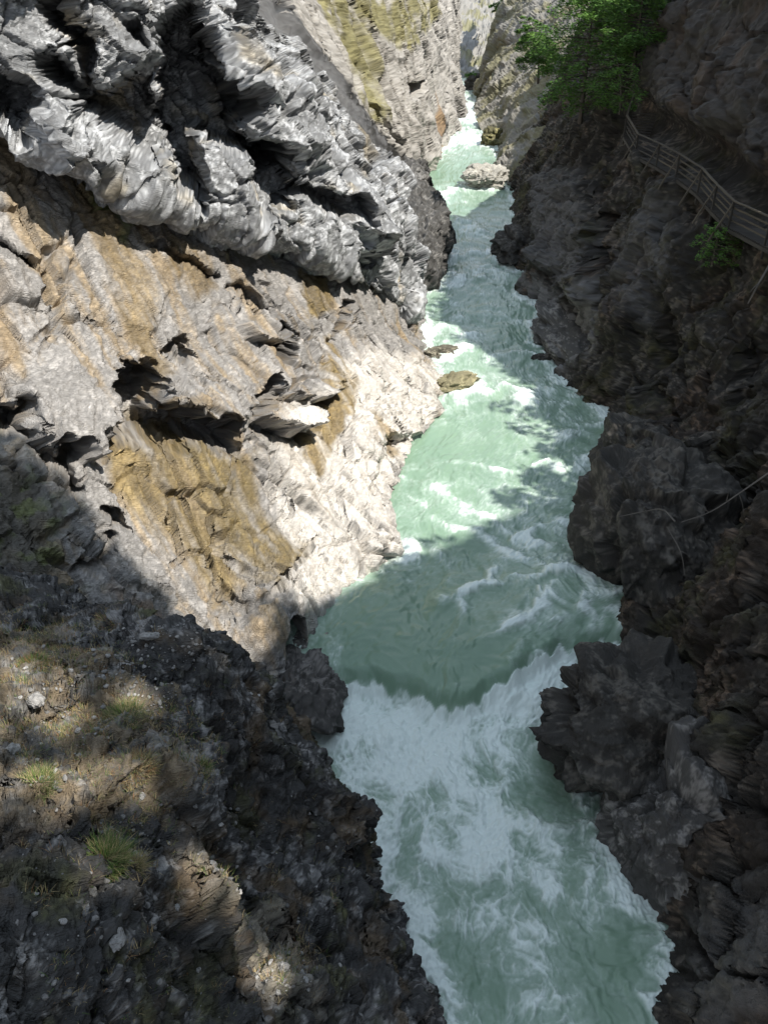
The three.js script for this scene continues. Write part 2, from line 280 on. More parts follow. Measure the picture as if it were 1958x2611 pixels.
    return c.map((x) => x * (1 + .3 * m) * w);
  },
  zones: [
    { poly: [[.632,.548],[.732,.644],[.803,.757],[.954,.695],[1,.519],[1,.331],[1,.105],[.824,.075],[.703,.113],[.661,.201],[.715,.243],[.644,.381],[.653,.46]], flow: 1, col: (p) => { const q = stretch(p, FLOW, .5), n = fbm(q[0] * 1.6, q[1] * 1.6, q[2] * 1.6, 5, .65), m = fbm(q[0] * 3.7 + 3, q[1] * 3.7, q[2] * 3.7, 4, .7), r = sstep(.02, .4, m); return [mix(.64, .46, r) + .2 * n, mix(.605, .415, r) + .2 * n, mix(.555, .36, r) + .19 * n]; }, w: 1, rag: 1.1, grain: .5 },
    { poly: [[.435,.527],[.485,.519],[.603,.473],[.628,.347],[.745,.234],[.732,.218],[.64,.197],[.607,.251],[.548,.356],[.498,.452]], flow: 1, col: stain(OCHRE), w: .5, rag: 1, k: .9 },
    { poly: [[.703,.757],[.799,.603],[.799,.502],[.774,.435],[.762,.381],[.707,.431],[.707,.477],[.728,.573]], flow: 1, col: stain(C(.27, .19, .07), 3), w: .3, rag: .8, k: .9 },
    { poly: [[.837,.506],[.921,.435],[1,.364],[.971,.351],[.866,.444]], flow: 1, col: stain(C(.32, .22, .09), 5), w: .2, rag: .4, k: .7 },
    { poly: [[.347,.498],[.448,.51],[.548,.343],[.594,.213],[.556,.209],[.444,.343],[.372,.435]], flow: 1, col: stain(C(.255, .19, .09), 8), w: .5, rag: .8, k: 1 },
    { poly: [[.272,.879],[.343,.854],[.381,.787],[.423,.732],[.452,.644],[.431,.632],[.381,.724],[.335,.782]], flow: 1, col: stain(C(.265, .195, .1), 12), w: .4, rag: .6, k: .95 },
    { poly: [[.13,.745],[.188,.732],[.209,.64],[.167,.582],[.121,.619]], flow: 1, col: stain(C(.29, .21, .12), 14), w: .4, rag: .6, k: .6 },
    { poly: [[.607,.862],[.644,.895],[.682,.808],[.649,.782]], flow: 1, col: stain(C(.19, .13, .035), 15), w: .3, rag: .8, k: .85 },
    { poly: [[.431,.828],[.481,.824],[.51,.778],[.481,.762],[.431,.787]], flow: 1, col: stain(C(.2, .135, .05), 16), w: .3, rag: .5, k: .8 },
    { poly: [[.322,.858],[.356,.854],[.377,.824],[.368,.812],[.339,.828]], col: C(.13, .17, .04), w: .5, rag: 1, k: .75 },
    { poly: [[.343,.243],[.427,.192],[.431,.155],[.343,.151]], col: C(.2, .11, .04), w: .4, rag: .5, k: .8 },
    { poly: [[.088,.469],[.209,.464],[.264,.385],[.276,.259],[.205,.205],[.046,.205]], col: (p) => { const n = sstep(0, .3, fbm(p[0] * 1.5, p[1] * 1.5, p[2] * 1.5, 3)); return [mix(.10, .13, n), mix(.09, .15, n), mix(.07, .05, n)]; }, w: .8, rag: 1, k: .9 },
  ],
});

// ---------------------------------------------------------------- left bank: the overhanging grey cliff above the slab
const cliffColor = (k) => (p) => { const q = stretch(p, BED, .3), n = fbm(q[0] * .8, q[1] * .8, q[2] * .8, 4, .6), m = fbm(p[0] * 2, p[1] * 2, p[2] * 2 + 4, 3), w = sstep(.15, .5, fbm(p[0] * .4 + 8, p[1] * .4, p[2] * .4, 3)); const a = k * (1 + .45 * n + .2 * m) * bare([p[0] * 1.4, p[1] * 1.4, p[2] * 1.4], 21, .52, 1.3, .0); return [mix(.30, .33, w) * a, mix(.305, .29, w) * a, mix(.31, .22, w) * a]; };
const BACK = [-.2, -.1, -.97];
wall('cliff_left', [
  [[-18.75,16.72,-37.71],[-15.37,15.38,-38.03],[-13.4,13.45,-40.83],[-10.7,10.87,-44.4],[-7.38,9.36,-47.24],[-4.08,6.85,-51.57],[-.74,2.96,-56.19],[1.98,-.27,-60.66]],
  [[-16.09,17.25,-32.21],[-13.25,16.18,-32.71],[-11.44,14.58,-34.76],[-9.1,12.47,-37.69],[-6.32,10.96,-40.29],[-3.53,8.47,-44.39],[-.65,4.88,-49.69],[2.15,1,-56.11]],
  [[-15.44,18.28,-31.45],[-12.82,17.08,-32.1],[-11.13,15.56,-34.33],[-8.85,13.66,-37.27],[-6.14,12.2,-39.78],[-3.45,9.82,-44.08],[-.42,6.27,-49.76],[2.72,2.85,-56.12]],
  [[-15.33,19.25,-31.84],[-12.77,18.03,-32.6],[-11.16,16.8,-35.25],[-8.85,15.32,-38.35],[-6.18,13.88,-41.11],[-3.48,11.67,-45.76],[-.43,8.33,-51.93],[2.59,4.73,-57.94]],
  [[-15.22,20.31,-32.29],[-12.73,19.24,-33.26],[-11.09,18.5,-36.12],[-8.8,17.47,-39.51],[-6.29,16.08,-43.37],[-3.78,13.57,-48.42],[-1.14,9.87,-54.72],[1.87,6.05,-60.58]],
  [[-15,21.56,-32.62],[-12.47,20.58,-33.42],[-11.02,20.07,-36.9],[-8.8,19.45,-40.79],[-6.88,18.25,-45.26],[-4.5,15.22,-51.04],[-1.89,11.13,-57.33],[1.12,7.11,-63.66]],
  [[-14.68,23.37,-33.09],[-12.21,22.91,-34.22],[-10.85,22.43,-37.84],[-8.8,21.83,-42.34],[-7.04,20.4,-49.04],[-4.76,14.96,-63.39],[-1.39,10.06,-68.56],[1.62,5.63,-75.22]]], 420, 350, {
  out: [1, 0, 1],
  relief: (p) => { const q = stretch(p, BED, .85); return brokenRock(q, [1.5, .65, 0, 0, 0, .6]) + .3 * (ridged(p[0] * .35, p[1] * .35, p[2] * .35, 2) - .6); },
  fine: fineRelief(.12, .06, .03, .07),
  shapes: [
    { poly: [[.188,.607],[.226,.628],[.251,.544],[.318,.573],[.368,.619],[.414,.707],[.423,.423],[.381,.364],[.318,.364],[.305,.431],[.251,.414],[.243,.485],[.192,.527]], h: 6.5, w: .35, dir: BACK, rag: .7, grain: .55 },
    { poly: [[.105,.473],[.184,.548],[.192,.389],[.167,.272],[.105,.251]], h: 4.5, w: .45, dir: BACK, rag: .7, grain: .55 },
    { poly: [[.448,.849],[.527,.895],[.548,.837],[.54,.745],[.561,.715],[.586,.674],[.586,.582],[.665,.565],[.665,.506],[.556,.494],[.477,.502],[.477,.402],[.498,.226],[.427,.305],[.423,.72]], h: 9, w: .4, dir: BACK, rag: .7, grain: .55 },
    { poly: [[.552,.912],[.611,.874],[.69,.695],[.803,.565],[.854,.389],[.762,.448],[.665,.552],[.59,.615],[.565,.741]], h: 1.6, w: .6, dir: [.5, -.1, .86], rag: .7, grain: .55 },
    { poly: [[.674,.502],[.774,.531],[.787,.469],[.745,.406],[.678,.46]], h: 3.6, w: .35, dir: BACK, rag: .7, grain: .55 },
    { poly: [[.569,.46],[.64,.49],[.665,.402],[.632,.247],[.586,.268]], h: 3.6, w: .35, dir: BACK, rag: .7, grain: .55 },
    { poly: [[.218,.841],[.251,.845],[.297,.661],[.28,.64],[.251,.724]], h: 4.2, w: .35, dir: BACK, rag: .7, grain: .55 },
    { poly: [[.339,.778],[.368,.795],[.368,.699],[.343,.695]], h: 3.6, w: .35, dir: BACK, rag: .7, grain: .55 },
    { poly: [[.205,.402],[.251,.544],[.255,.381],[.297,.423],[.322,.331],[.305,.222],[.23,.197]], h: 1.3, w: .4, dir: [.4, -.1, .9], rag: .7, grain: .55 },
  ],
  color: cliffColor(1.25),
});
wall('buttress_left', [
  [[-1.45,-1.93,-64.35],[1.74,-1.04,-61.95],[3.32,-.66,-62.55],[4.38,-.52,-64.67],[4.17,-1.85,-70.36]],
  [[-1.16,1.05,-66.29],[1.73,2.23,-63.47],[3.58,2.61,-64.08],[5.02,1.9,-67.43],[4.78,.24,-74.1]],
  [[-1.21,3.75,-71.61],[1.21,4.53,-68.54],[3.12,4.66,-68.03],[4.52,3.88,-71.1],[4.07,2.47,-77.93]],
  [[-1.6,5.45,-77.49],[.66,5.86,-74.18],[2.21,5.84,-73.57],[3.54,5.02,-76.61],[3.57,3.66,-83.48]],
  [[-1.78,5.49,-87.05],[.39,5.3,-84.54],[2.13,5.21,-83.29],[3.33,4.34,-85.11],[3.74,2.81,-92.47]]], 150, 190, {
  out: [0, 0, 1], relief: (p) => brokenRock(p, [.7, .4, 0, 0, 0]), color: (p) => { const v = bare(p, 4, .06, .22, .1); return [v, v * .96, v * .9]; },  // darker than the cliff: the shade on this face is put into the colour
});
wall('cliff_far_left', [
  [[-15.01,20.16,-79.89],[-11.21,15.6,-80.5],[-6.2,9.69,-83.82],[-1.6,3.3,-92.78],[3.65,-1.87,-106.12],[9.46,-.94,-122.22],[12.21,-1.26,-144.67]],
  [[-10.87,21.94,-66.73],[-7.09,18.42,-66.24],[-3.21,13.77,-68.58],[.19,8.36,-75.8],[3.82,2.37,-94.57],[9.21,.76,-123.33],[13.06,-.74,-152.16]],
  [[-9.21,22.8,-69.67],[-5.86,19.24,-70.35],[-2.38,14.61,-76.28],[1.85,9.14,-89.42],[5.63,4.28,-108.92],[9.98,3.31,-133.33],[13.33,.7,-165.02]],
  [[-7.77,22.87,-75.68],[-3.94,19.37,-80.56],[-.66,16.05,-90.34],[3.4,10.97,-106.11],[6.86,7.6,-121.81],[10.25,6.19,-142.36],[13.23,4.01,-173.13]],
  [[-5.94,25.81,-91.9],[-2.86,22.52,-98.11],[1.26,19.17,-107.86],[5.3,14.67,-124.02],[8.42,11.91,-138.92],[10.92,9.57,-156.47],[13.57,8.36,-187.88]],
  [[-3.32,30.35,-118.7],[.93,27.08,-122.54],[5,23.54,-134.54],[7.24,19.08,-147.15],[9.97,15.62,-162.79],[12.01,12.94,-172.97],[14.4,12.72,-202.64]]], 260, 230, {
  out: [1, 0, 1], relief: (p) => { const q = stretch(p, [.3, -.92, .25], .35); return brokenRock(q.map((x) => x * .6), [1.0, .3, 0, 0, 0, .6]) + .7 * (ridged(p[0] * .2, p[1] * .2, p[2] * .2, 2) - .5); },
  fine: fineRelief(.1, .06, .02, .2, .8),
  shapes: [
    { poly: [[.502,.494],[.586,.565],[.577,.494],[.54,.444]], h: 2.5, w: .3, dir: IN },
    { line: [[.762,.59],[.749,.506],[.77,.385]], h: 1.8, w: 1, dir: IN },
    { line: [[.552,.243],[.473,.272],[.423,.297]], h: 1.2, w: .8, dir: IN },
  ],
  color: (p) => { const n = fbm(p[0] * .3, p[1] * .3, p[2] * .3, 4, .6); const a = 1 + .5 * n; return [.34 * a, .32 * a, .29 * a]; },
  zones: [
    { poly: [[.126,.531],[.314,.845],[.611,.849],[.477,.644],[.356,.531],[.506,.264],[.448,.23],[.347,.314],[.213,.46]], col: (p) => { const n = sstep(-.28, .05, fbm(p[0] * .35, p[1] * .35 , p[2] * .35, 5, .65)), d = 1 + .5 * fbm(p[0], p[1], p[2], 3); return [mix(.34, .215, n) * d, mix(.32, .195, n) * d, mix(.28, .09, n) * d]; }, w: 1.5, rag: 3, grain: .3, pad: 6 },
    { poly: [[.699,.527],[.778,.335],[.808,.004],[.778,.071],[.732,.326]], col: stain(C(.3, .19, .09), 4), w: .6, rag: .6, k: .85 },
  ],
});
wall('hillside_end', [
  [[.07,-4.35,-183.2],[8.99,-3.11,-184.01],[14.93,-1.99,-184.74],[20.88,-1.55,-185.02],[32.77,-1.24,-185.23]],
  [[.08,.02,-197.97],[9.63,-.23,-200.19],[16,-1.7,-199.24],[22.37,-1.56,-199.32],[35.11,-1.56,-199.32]],
  [[.09,1.25,-230.96],[10.97,2.01,-231.45],[18.66,.27,-224.36],[24.23,-1.36,-217.34],[38.03,-2.08,-216.87]],
  [[.1,7.8,-270.98],[12.31,6.39,-264.11],[21.99,3.4,-256.2],[28.62,2.63,-243.78],[40.96,1.52,-237.1]],
  [[.13,17.38,-342.79],[15.25,16.4,-336.19],[27.37,13.39,-328.27],[37.82,11.5,-321.08],[52.66,9.69,-313.94]],
  [[-5.13,57.17,-499.79],[21.4,57.17,-499.79],[42.63,57.17,-499.79],[60.32,57.17,-499.79],[83.32,57.17,-499.79]]], 130, 110, {
  out: [0, 0, 1], relief: (p) => brokenRock(stretch(p, [.6, -.5, 0], .5).map((x) => x * .5), [2, .9, 0, 0, 0]), fine: fineRelief(.6, .25, 0, .5, .4),
  color: (p) => { const n = fbm(p[0] * .12, p[1] * .12, p[2] * .12, 4, .6), g = sstep(.05, .2, fbm(p[0] * .15 + 4, p[1] * .15, p[2] * .15, 4, .6)); return [mix(.25, .19, g) * (1 + .35 * n), mix(.24, .18, g) * (1 + .35 * n), mix(.22, .10, g) * (1 + .35 * n)]; },
  zones: [{ poly: [[.402,0],[.703,0],[.703,.05],[.402,.092]], col: C(.16, .24, .06), w: .5, rag: 1 }],
});

// ---------------------------------------------------------------- right bank
const speck = (v, s) => (p) => { const n = fbm(p[0] * 2.1 + s, p[1] * 2.1, p[2] * 2.1, 4, .65), d = sstep(.12, .3, fbm(p[0] * 1.7 + s * 5, p[1] * 1.7, p[2] * 1.7, 3, .6)); const a = v * (1 + .5 * n) * (1 - .6 * d); return [a, a * .96, a * .92]; };
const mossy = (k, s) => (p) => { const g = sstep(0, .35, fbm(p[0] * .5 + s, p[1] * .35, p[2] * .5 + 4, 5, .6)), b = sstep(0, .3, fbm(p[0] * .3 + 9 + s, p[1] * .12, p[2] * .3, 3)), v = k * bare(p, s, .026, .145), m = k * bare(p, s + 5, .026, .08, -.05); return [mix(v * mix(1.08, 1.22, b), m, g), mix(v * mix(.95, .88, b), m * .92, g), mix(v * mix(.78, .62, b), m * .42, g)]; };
wall('cliff_far_right', [
  [[20.37,-2.27,-186.94],[14.92,-.54,-155.87],[13.21,.06,-128.84],[13.27,-.13,-112.02],[12.4,-.05,-101.34],[12.24,-.87,-91.27],[13.04,-1.15,-85.13]],
  [[20.61,-.83,-190.26],[15.33,1.14,-159.34],[15.25,1.67,-131.08],[14.58,1.83,-113.29],[14.35,1.17,-103.33],[13.72,.3,-94.41],[14.49,.22,-88.4]],
  [[22.39,2.77,-198.56],[17.18,4.59,-167.55],[17.6,4.85,-136.71],[17.56,4.82,-116.43],[17.56,3.9,-106.29],[17.32,3.27,-98.73],[17.94,2.97,-92.57]],
  [[24.9,8.15,-210.4],[19.4,8.61,-176.12],[20.75,8.36,-146.15],[20.48,7.6,-121.81],[21.04,6.91,-110.63],[21.47,6.39,-103.14],[21.93,5.88,-96.84]],
  [[28.11,14.67,-224.17],[21.92,13.41,-187.59],[24.12,12.77,-156.17],[24.16,11.55,-131.53],[24.66,10.2,-117.54],[25.44,9.41,-109.87],[25.82,8.65,-103.41]],
  [[34.78,24.91,-254.67],[27.63,21.15,-211.69],[29.52,18,-173.87],[29.03,15.79,-146.2],[30.06,13.77,-131.78],[31.57,13.07,-122.98],[32.52,12.05,-115.16]]], 220, 230, {
  out: [-1, .3, .5], relief: (p) => brokenRock(p.map((x) => x * .6), [1.0, .35, 0, 0, 0, .5]) + .8 * (ridged(p[0] * .18, p[1] * .18, p[2] * .18, 2) - .5), fine: fineRelief(.14, .07, .02, .2, .7),
  color: (p) => { const n = fbm(p[0] * .3, p[1] * .3, p[2] * .3, 4, .6), g = .85 * sstep(-.1, .15, fbm(p[0] * .25 + 7, p[1] * .25, p[2] * .25, 4, .6)); return [mix(.25, .165, g) * (1 + .45 * n), mix(.235, .152, g) * (1 + .45 * n), mix(.205, .078, g) * (1 + .4 * n)]; },
});
wall('cliff_right', [
  [[15.4,-1.5,-118],[13.8,-1.5,-104],[12,-1.5,-92],[11.13,-1.5,-84],[10.52,-1.5,-76],[10.18,-1.5,-68],[10,-1.5,-59],[10.14,-1.5,-52],[10.46,-1.5,-47],[11.1,-1.5,-42],[10.77,-1.5,-38],[10.2,-1.5,-34],[9.46,-1.5,-30],[8.9,-1.5,-26],[7.5,-1.5,-22],[6.5,-1.5,-18],[6.3,-1.5,-14],[5.6,-1.5,-10],[5.6,-1.5,-5],[5.6,-1.5,3],[5.6,-1.5,14]],
  [[16.3,1,-118],[14.7,1,-104],[12.9,1,-92],[12.03,1,-84],[11.42,1,-76],[11.08,1,-68],[10.9,1,-59],[11.04,1,-52],[11.36,1,-47],[12,1,-42],[11.67,1,-38],[11.1,1,-34],[10.36,1,-30],[9.8,1,-26],[8.4,1,-22],[7.4,1,-18],[7.2,1,-14],[6.5,1,-10],[6.5,1,-5],[6.5,1,3],[6.5,1,14]],
  [[17.7,3.39,-118],[16.1,3,-104],[14.3,2.81,-92],[13.43,3.31,-84],[12.82,3.83,-76],[12.48,4,-68],[12.3,4,-59],[12.44,4,-52],[12.76,4,-47],[13.4,3.57,-42],[13.07,3.31,-38],[12.5,2.83,-34],[11.76,2.84,-30],[11.2,3.2,-26],[9.8,3.79,-22],[8.8,4,-18],[8.6,4,-14],[7.9,4,-10],[7.9,4,-5],[7.9,4,3],[7.9,4,14]],
  [[19.4,6.35,-118],[17.8,5.62,-104],[16,5.28,-92],[15.13,6.2,-84],[14.52,7.18,-76],[14.18,7.5,-68],[14,7.5,-59],[14.14,7.5,-52],[14.46,7.5,-47],[15.1,6.7,-42],[14.77,6.2,-38],[14.2,5.3,-34],[13.46,5.33,-30],[12.9,6,-26],[11.5,7.1,-22],[10.5,7.5,-18],[10.3,7.5,-14],[9.6,7.5,-10],[9.6,7.5,-5],[9.6,7.5,3],[9.6,7.5,14]],
  [[21,9.31,-118],[19.4,8.25,-104],[17.6,7.74,-92],[16.73,9.09,-84],[16.12,10.52,-76],[15.78,11,-68],[15.6,11,-59],[15.74,11,-52],[16.06,11,-47],[16.7,9.83,-42],[16.37,9.09,-38],[15.8,7.77,-34],[15.06,7.81,-30],[14.5,8.8,-26],[13.1,10.41,-22],[12.1,11,-18],[11.9,11,-14],[11.2,11,-10],[11.2,11,-5],[11.2,11,3],[11.2,11,14]],
  [[22.4,12.7,-118],[20.8,11.25,-104],[19,10.55,-92],[18.13,12.4,-84],[17.52,14.35,-76],[17.18,15,-68],[17,15,-59],[17.14,15,-52],[17.46,15,-47],[18.1,13.4,-42],[17.77,12.4,-38],[17.2,10.6,-34],[16.46,10.65,-30],[15.9,12,-26],[14.5,14.2,-22],[13.5,15,-18],[13.3,15,-14],[12.6,15,-10],[12.6,15,-5],[12.6,15,3],[12.6,15,14]],
  [[24.4,16.93,-118],[22.8,15,-104],[21,14.07,-92],[20.13,16.53,-84],[19.52,19.13,-76],[19.18,20,-68],[19,20,-59],[19.14,20,-52],[19.46,20,-47],[20.1,17.87,-42],[19.77,16.53,-38],[19.2,14.13,-34],[18.46,14.2,-30],[17.9,16,-26],[16.5,18.93,-22],[15.5,20,-18],[15.3,20,-14],[14.6,20,-10],[14.6,20,-5],[14.6,20,3],[14.6,20,14]],
  [[26.8,22.01,-118],[25.2,19.5,-104],[23.4,18.29,-92],[22.53,21.49,-84],[21.92,24.87,-76],[21.58,26,-68],[21.4,26,-59],[21.54,26,-52],[21.86,26,-47],[22.5,23.23,-42],[22.17,21.49,-38],[21.6,18.37,-34],[20.86,18.46,-30],[20.3,20.8,-26],[18.9,24.61,-22],[17.9,26,-18],[17.7,26,-14],[17,26,-10],[17,26,-5],[17,26,3],[17,26,14]],
  [[28.8,25.4,-118],[27.2,22.5,-104],[25.4,21.1,-92],[24.53,24.8,-84],[23.92,28.7,-76],[23.58,31,-68],[23.4,31.3,-59],[23.54,32.4,-52],[23.86,31.9,-47],[24.5,26.8,-42],[24.17,24.8,-38],[23.6,21.2,-34],[22.86,21.3,-30],[22.3,24,-26],[20.9,28.4,-22],[19.9,33.4,-18],[19.7,41.5,-14],[19,43.5,-10],[19,43.5,-5],[19,43.5,3],[19,43.5,14]],
  [[60.8,63.4,-118],[59.2,60.5,-104],[57.4,59.1,-92],[56.53,62.8,-84],[55.92,66.7,-76],[55.58,69,-68],[55.4,69.3,-59],[55.54,70.4,-52],[55.86,69.9,-47],[56.5,64.8,-42],[56.17,62.8,-38],[55.6,59.2,-34],[54.86,59.3,-30],[54.3,62,-26],[52.9,66.4,-22],[51.9,71.4,-18],[51.7,79.5,-14],[51,81.5,-10],[51,81.5,-5],[51,81.5,3],[51,81.5,14]]], 900, 430, {
  out: [-1, 0, 0], mat: darkRockMat,
  relief: (p, u, v) => { const q = [p[0], p[1] * .8, p[2]]; return (brokenRock(q, [1.1, .42, 0, 0, 0, .5]) + .9 * (ridged(p[0] * .2, p[1] * .1, p[2] * .2, 2) - .6)) * (1 - .75 * sstep(.72, .85, v)); },
  fine: fineRelief(.14, .07, .035, .12),
  shapes: [
    { line: [[.272,.481],[.297,.473],[.326,.481],[.351,.481],[.389,.477],[.41,.477],[.427,.481],[.46,.506]], h: 1.7, w: 1.9, dir: [1, .1, .1], rag: 0, calm: .8 },
    { line: [[.31,.314],[.326,.276],[.356,.247],[.372,.205]], h: 1.8, w: .9, dir: [.9, .1, -.4], rag: .4 },
    { poly: [[.192,.251],[.218,.31],[.276,.339],[.314,.289],[.356,.218],[.318,.155],[.255,.172]], h: 1.2, w: .7, dir: [-.8, .1, .5], rag: .5 },
    { line: [[.431,.276],[.469,.197],[.552,.209]], h: 1.2, w: 1, dir: [.9, .1, -.4], rag: .6 },
    { line: [[.527,.385],[.561,.301],[.623,.259]], h: 1.0, w: .8, dir: [.9, .1, -.4], rag: .6 },
  ],
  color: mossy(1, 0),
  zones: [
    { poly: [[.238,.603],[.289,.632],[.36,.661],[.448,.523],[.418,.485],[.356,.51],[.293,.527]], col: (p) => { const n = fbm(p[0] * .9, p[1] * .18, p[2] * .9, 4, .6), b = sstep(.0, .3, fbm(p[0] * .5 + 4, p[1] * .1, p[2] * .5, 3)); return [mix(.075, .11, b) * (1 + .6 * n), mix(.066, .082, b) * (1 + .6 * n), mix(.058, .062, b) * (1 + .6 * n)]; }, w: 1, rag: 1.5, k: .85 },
    { poly: [[.184,.276],[.247,.347],[.297,.297],[.343,.23],[.31,.159],[.251,.184]], col: speck(.14, 1), w: .8, rag: 1.2, k: .8 },
    { poly: [[.347,.314],[.364,.427],[.41,.364],[.418,.268],[.393,.243]], col: speck(.13, 2), w: .8, rag: 1.2, k: .7 },
    { poly: [[.255,.092],[.326,.172],[.356,.247],[.397,.197],[.381,.067],[.339,.046]], col: speck(.22, 3), w: .6, rag: 1, k: .85 },
    { poly: [[.573,.113],[.59,.192],[.623,.172],[.632,.117],[.611,.084]], col: speck(.26, 4), w: .3, rag: .5, k: .9 },
    { poly: [[.707,0],[.749,.188],[.782,.184],[.795,.096],[.766,0]], col: speck(.22, 5), w: .5, rag: .9, k: .75 },
    { poly: [[.812,.117],[.82,.243],[.858,.213],[.841,.117]], col: speck(.13, 6), w: .5, rag: .9, k: .6 },
  ],
});

wall('cliff_high_left', [
  [[-13,22,45],[-16,22,20],[-17,22,0],[-20,22,-20],[-18,22,-40],[-14,22.5,-58],[-13,23,-80],[-14,24,-110]],
  [[-16,30,45],[-19,30,20],[-20,31,0],[-23,32,-20],[-21,31,-40],[-17,30,-58],[-16,30,-80],[-18,30,-110]],
  [[-20,46,45],[-23,46,20],[-24,47,0],[-27,48,-20],[-25,46,-40],[-22,45,-58],[-22,44,-80],[-26,42,-110]],
  [[-27,70,45],[-29,72,20],[-30,72,0],[-33,72,-20],[-32,70,-40],[-30,68,-58],[-32,66,-80],[-40,60,-110]]], 70, 50, { out: [1, 0, 0], mat: darkRockMat, relief: (p) => brokenRock(p.map((x) => x * .4), [3, 1.5, 0, 0, 0]), fine: fineRelief(.4, 0, 0, .5, .3), color: mossy(1, 30) });

// ---------------------------------------------------------------- near left: the mossy outcrop below the bridge
wall('outcrop_left', [
  [[-16.31,2.38,-23.03],[-12.56,3.15,-22.33],[-9.99,2.82,-22.12],[-7.04,2.79,-20.32],[-5.1,2.18,-19.92],[-3.58,.58,-19.47],[-2.46,-.36,-18.87],[-1.23,-1.81,-17.92],[.07,-2.39,-17.07],[.07,-2.76,-16.11],[.13,-3.39,-15.11],[1.16,-4.26,-13.95],[1.7,-5.46,-12.58]],
  [[-12.77,8.03,-18.95],[-9.96,8.2,-18.46],[-7.75,8.16,-17.84],[-4.99,9.34,-15.03],[-3.71,8.7,-15.21],[-2.62,7.49,-15.02],[-2.39,6.24,-14.81],[-1.23,4.87,-14.51],[-.24,3.41,-14.52],[-.51,3.37,-13.3],[-.28,3.26,-12.39],[.73,2.69,-11.31],[1.15,1.73,-10.09]],
  [[-10.77,9.25,-14.97],[-8.23,9.51,-14.54],[-6.7,9.35,-13.85],[-5.03,9.37,-13.02],[-3.97,8.69,-12.82],[-3.23,7.79,-12.59],[-2.77,7.02,-12.33],[-2.15,6.01,-12.03],[-1.5,5.21,-11.75],[-1.46,5.12,-10.98],[-1.25,5.01,-10.19],[-.6,4.63,-9.23],[-.14,4.11,-8.06]],
  [[-8.98,10.47,-11.59],[-6.96,10.64,-11.23],[-5.83,10.63,-10.5],[-4.87,10.43,-10.01],[-4.12,9.8,-9.72],[-3.71,9.13,-9.53],[-3.38,8.69,-9.24],[-3.02,8.06,-9.07],[-2.68,7.55,-8.74],[-2.51,7.3,-8.34],[-2.19,7.15,-7.76],[-1.63,6.82,-7.07],[-1.21,6.32,-6.27]],
  [[-7.41,11.57,-8.73],[-5.85,11.71,-8.34],[-4.96,11.72,-7.87],[-4.4,11.57,-7.54],[-4.03,11.22,-7.31],[-3.76,10.9,-7.1],[-3.55,10.59,-6.9],[-3.34,10.28,-6.7],[-3.18,9.93,-6.47],[-2.99,9.63,-6.16],[-2.74,9.4,-5.77],[-2.28,9.02,-5.28],[-1.93,8.61,-4.66]],
  [[-6.08,12.41,-6.29],[-5.09,12.46,-5.96],[-4.59,12.35,-5.65],[-4.29,12.15,-5.41],[-4.11,11.85,-5.22],[-3.98,11.56,-5.03],[-3.85,11.27,-4.83],[-3.68,11.05,-4.57],[-3.51,10.8,-4.29],[-3.31,10.52,-3.99],[-3.1,10.22,-3.68],[-2.74,9.79,-3.28],[-2.46,9.3,-2.84]],
  [[-5.44,12.66,-4.42],[-5.02,12.68,-4.2],[-4.81,12.6,-4.03],[-4.6,12.46,-3.82],[-4.49,12.21,-3.66],[-4.33,12.08,-3.45],[-4.22,11.83,-3.29],[-4.06,11.71,-3.1],[-3.95,11.41,-2.9],[-3.76,11.18,-2.63],[-3.57,10.95,-2.37],[-3.32,10.68,-2.07],[-3.1,10.25,-1.67]]], 500, 400, {
  out: [.5, 1, .3], mat: darkRockMat,
  relief: (p) => brokenRock(p, [.7, .35, 0, 0, 0]) + .3 * (ridged(p[0] * .5, p[1] * .5, p[2] * .5, 2) - .5), fine: microRock(fineRelief(.16, .06, .03, .13)),
  color: (p, u, v) => { const g = sstep(.08, .4, fbm(p[0] * .8 + 3, p[1] * .8, p[2] * .8, 5, .6)) * .8, d = sstep(.0, .3, fbm(p[0] * .7 + 13, p[1] * .7, p[2] * .7, 4, .6)), w = bare(p, 2, .05, .3, .12), m = bare(p, 7, .05, .13, 0); return [mix(mix(w, w * .6 + .07, d), m, g), mix(mix(w * .97, w * .55 + .045, d), m * .98, g), mix(mix(w * .94, w * .5 + .02, d), m * .42, g)]; },
  zones: [
    { poly: [[.021,.372],[.159,.322],[.247,.343],[.301,.414],[.36,.473],[.314,.536],[.184,.619],[.038,.686]], col: (p) => { const n = fbm(p[0] * 4, p[1] * 4, p[2] * 4, 4, .65), r = sstep(-.1, .2, fbm(p[0] * 1.8, p[1] * 1.8, p[2] * 1.8 + 5, 4, .6)), w = bare(p, 15, .09, .34, .08); return [mix(.2 * (1 + .7 * n), w, r), mix(.155 * (1 + .7 * n), w * .95, r), mix(.1 * (1 + .7 * n), w * .88, r)]; }, w: .4, rag: .7, k: .8 },
    { poly: [[.485,.523],[.544,.448],[.623,.435],[.782,.41],[.87,.427],[.824,.494],[.678,.49],[.556,.548]], col: (p) => { const n = fbm(p[0] * 4, p[1] * 4, p[2] * 4, 4, .65); return [.25 * (1 + .7 * n), .22 * (1 + .7 * n), .17 * (1 + .7 * n)]; }, w: .3, rag: .5, k: .8 },
  ],
});

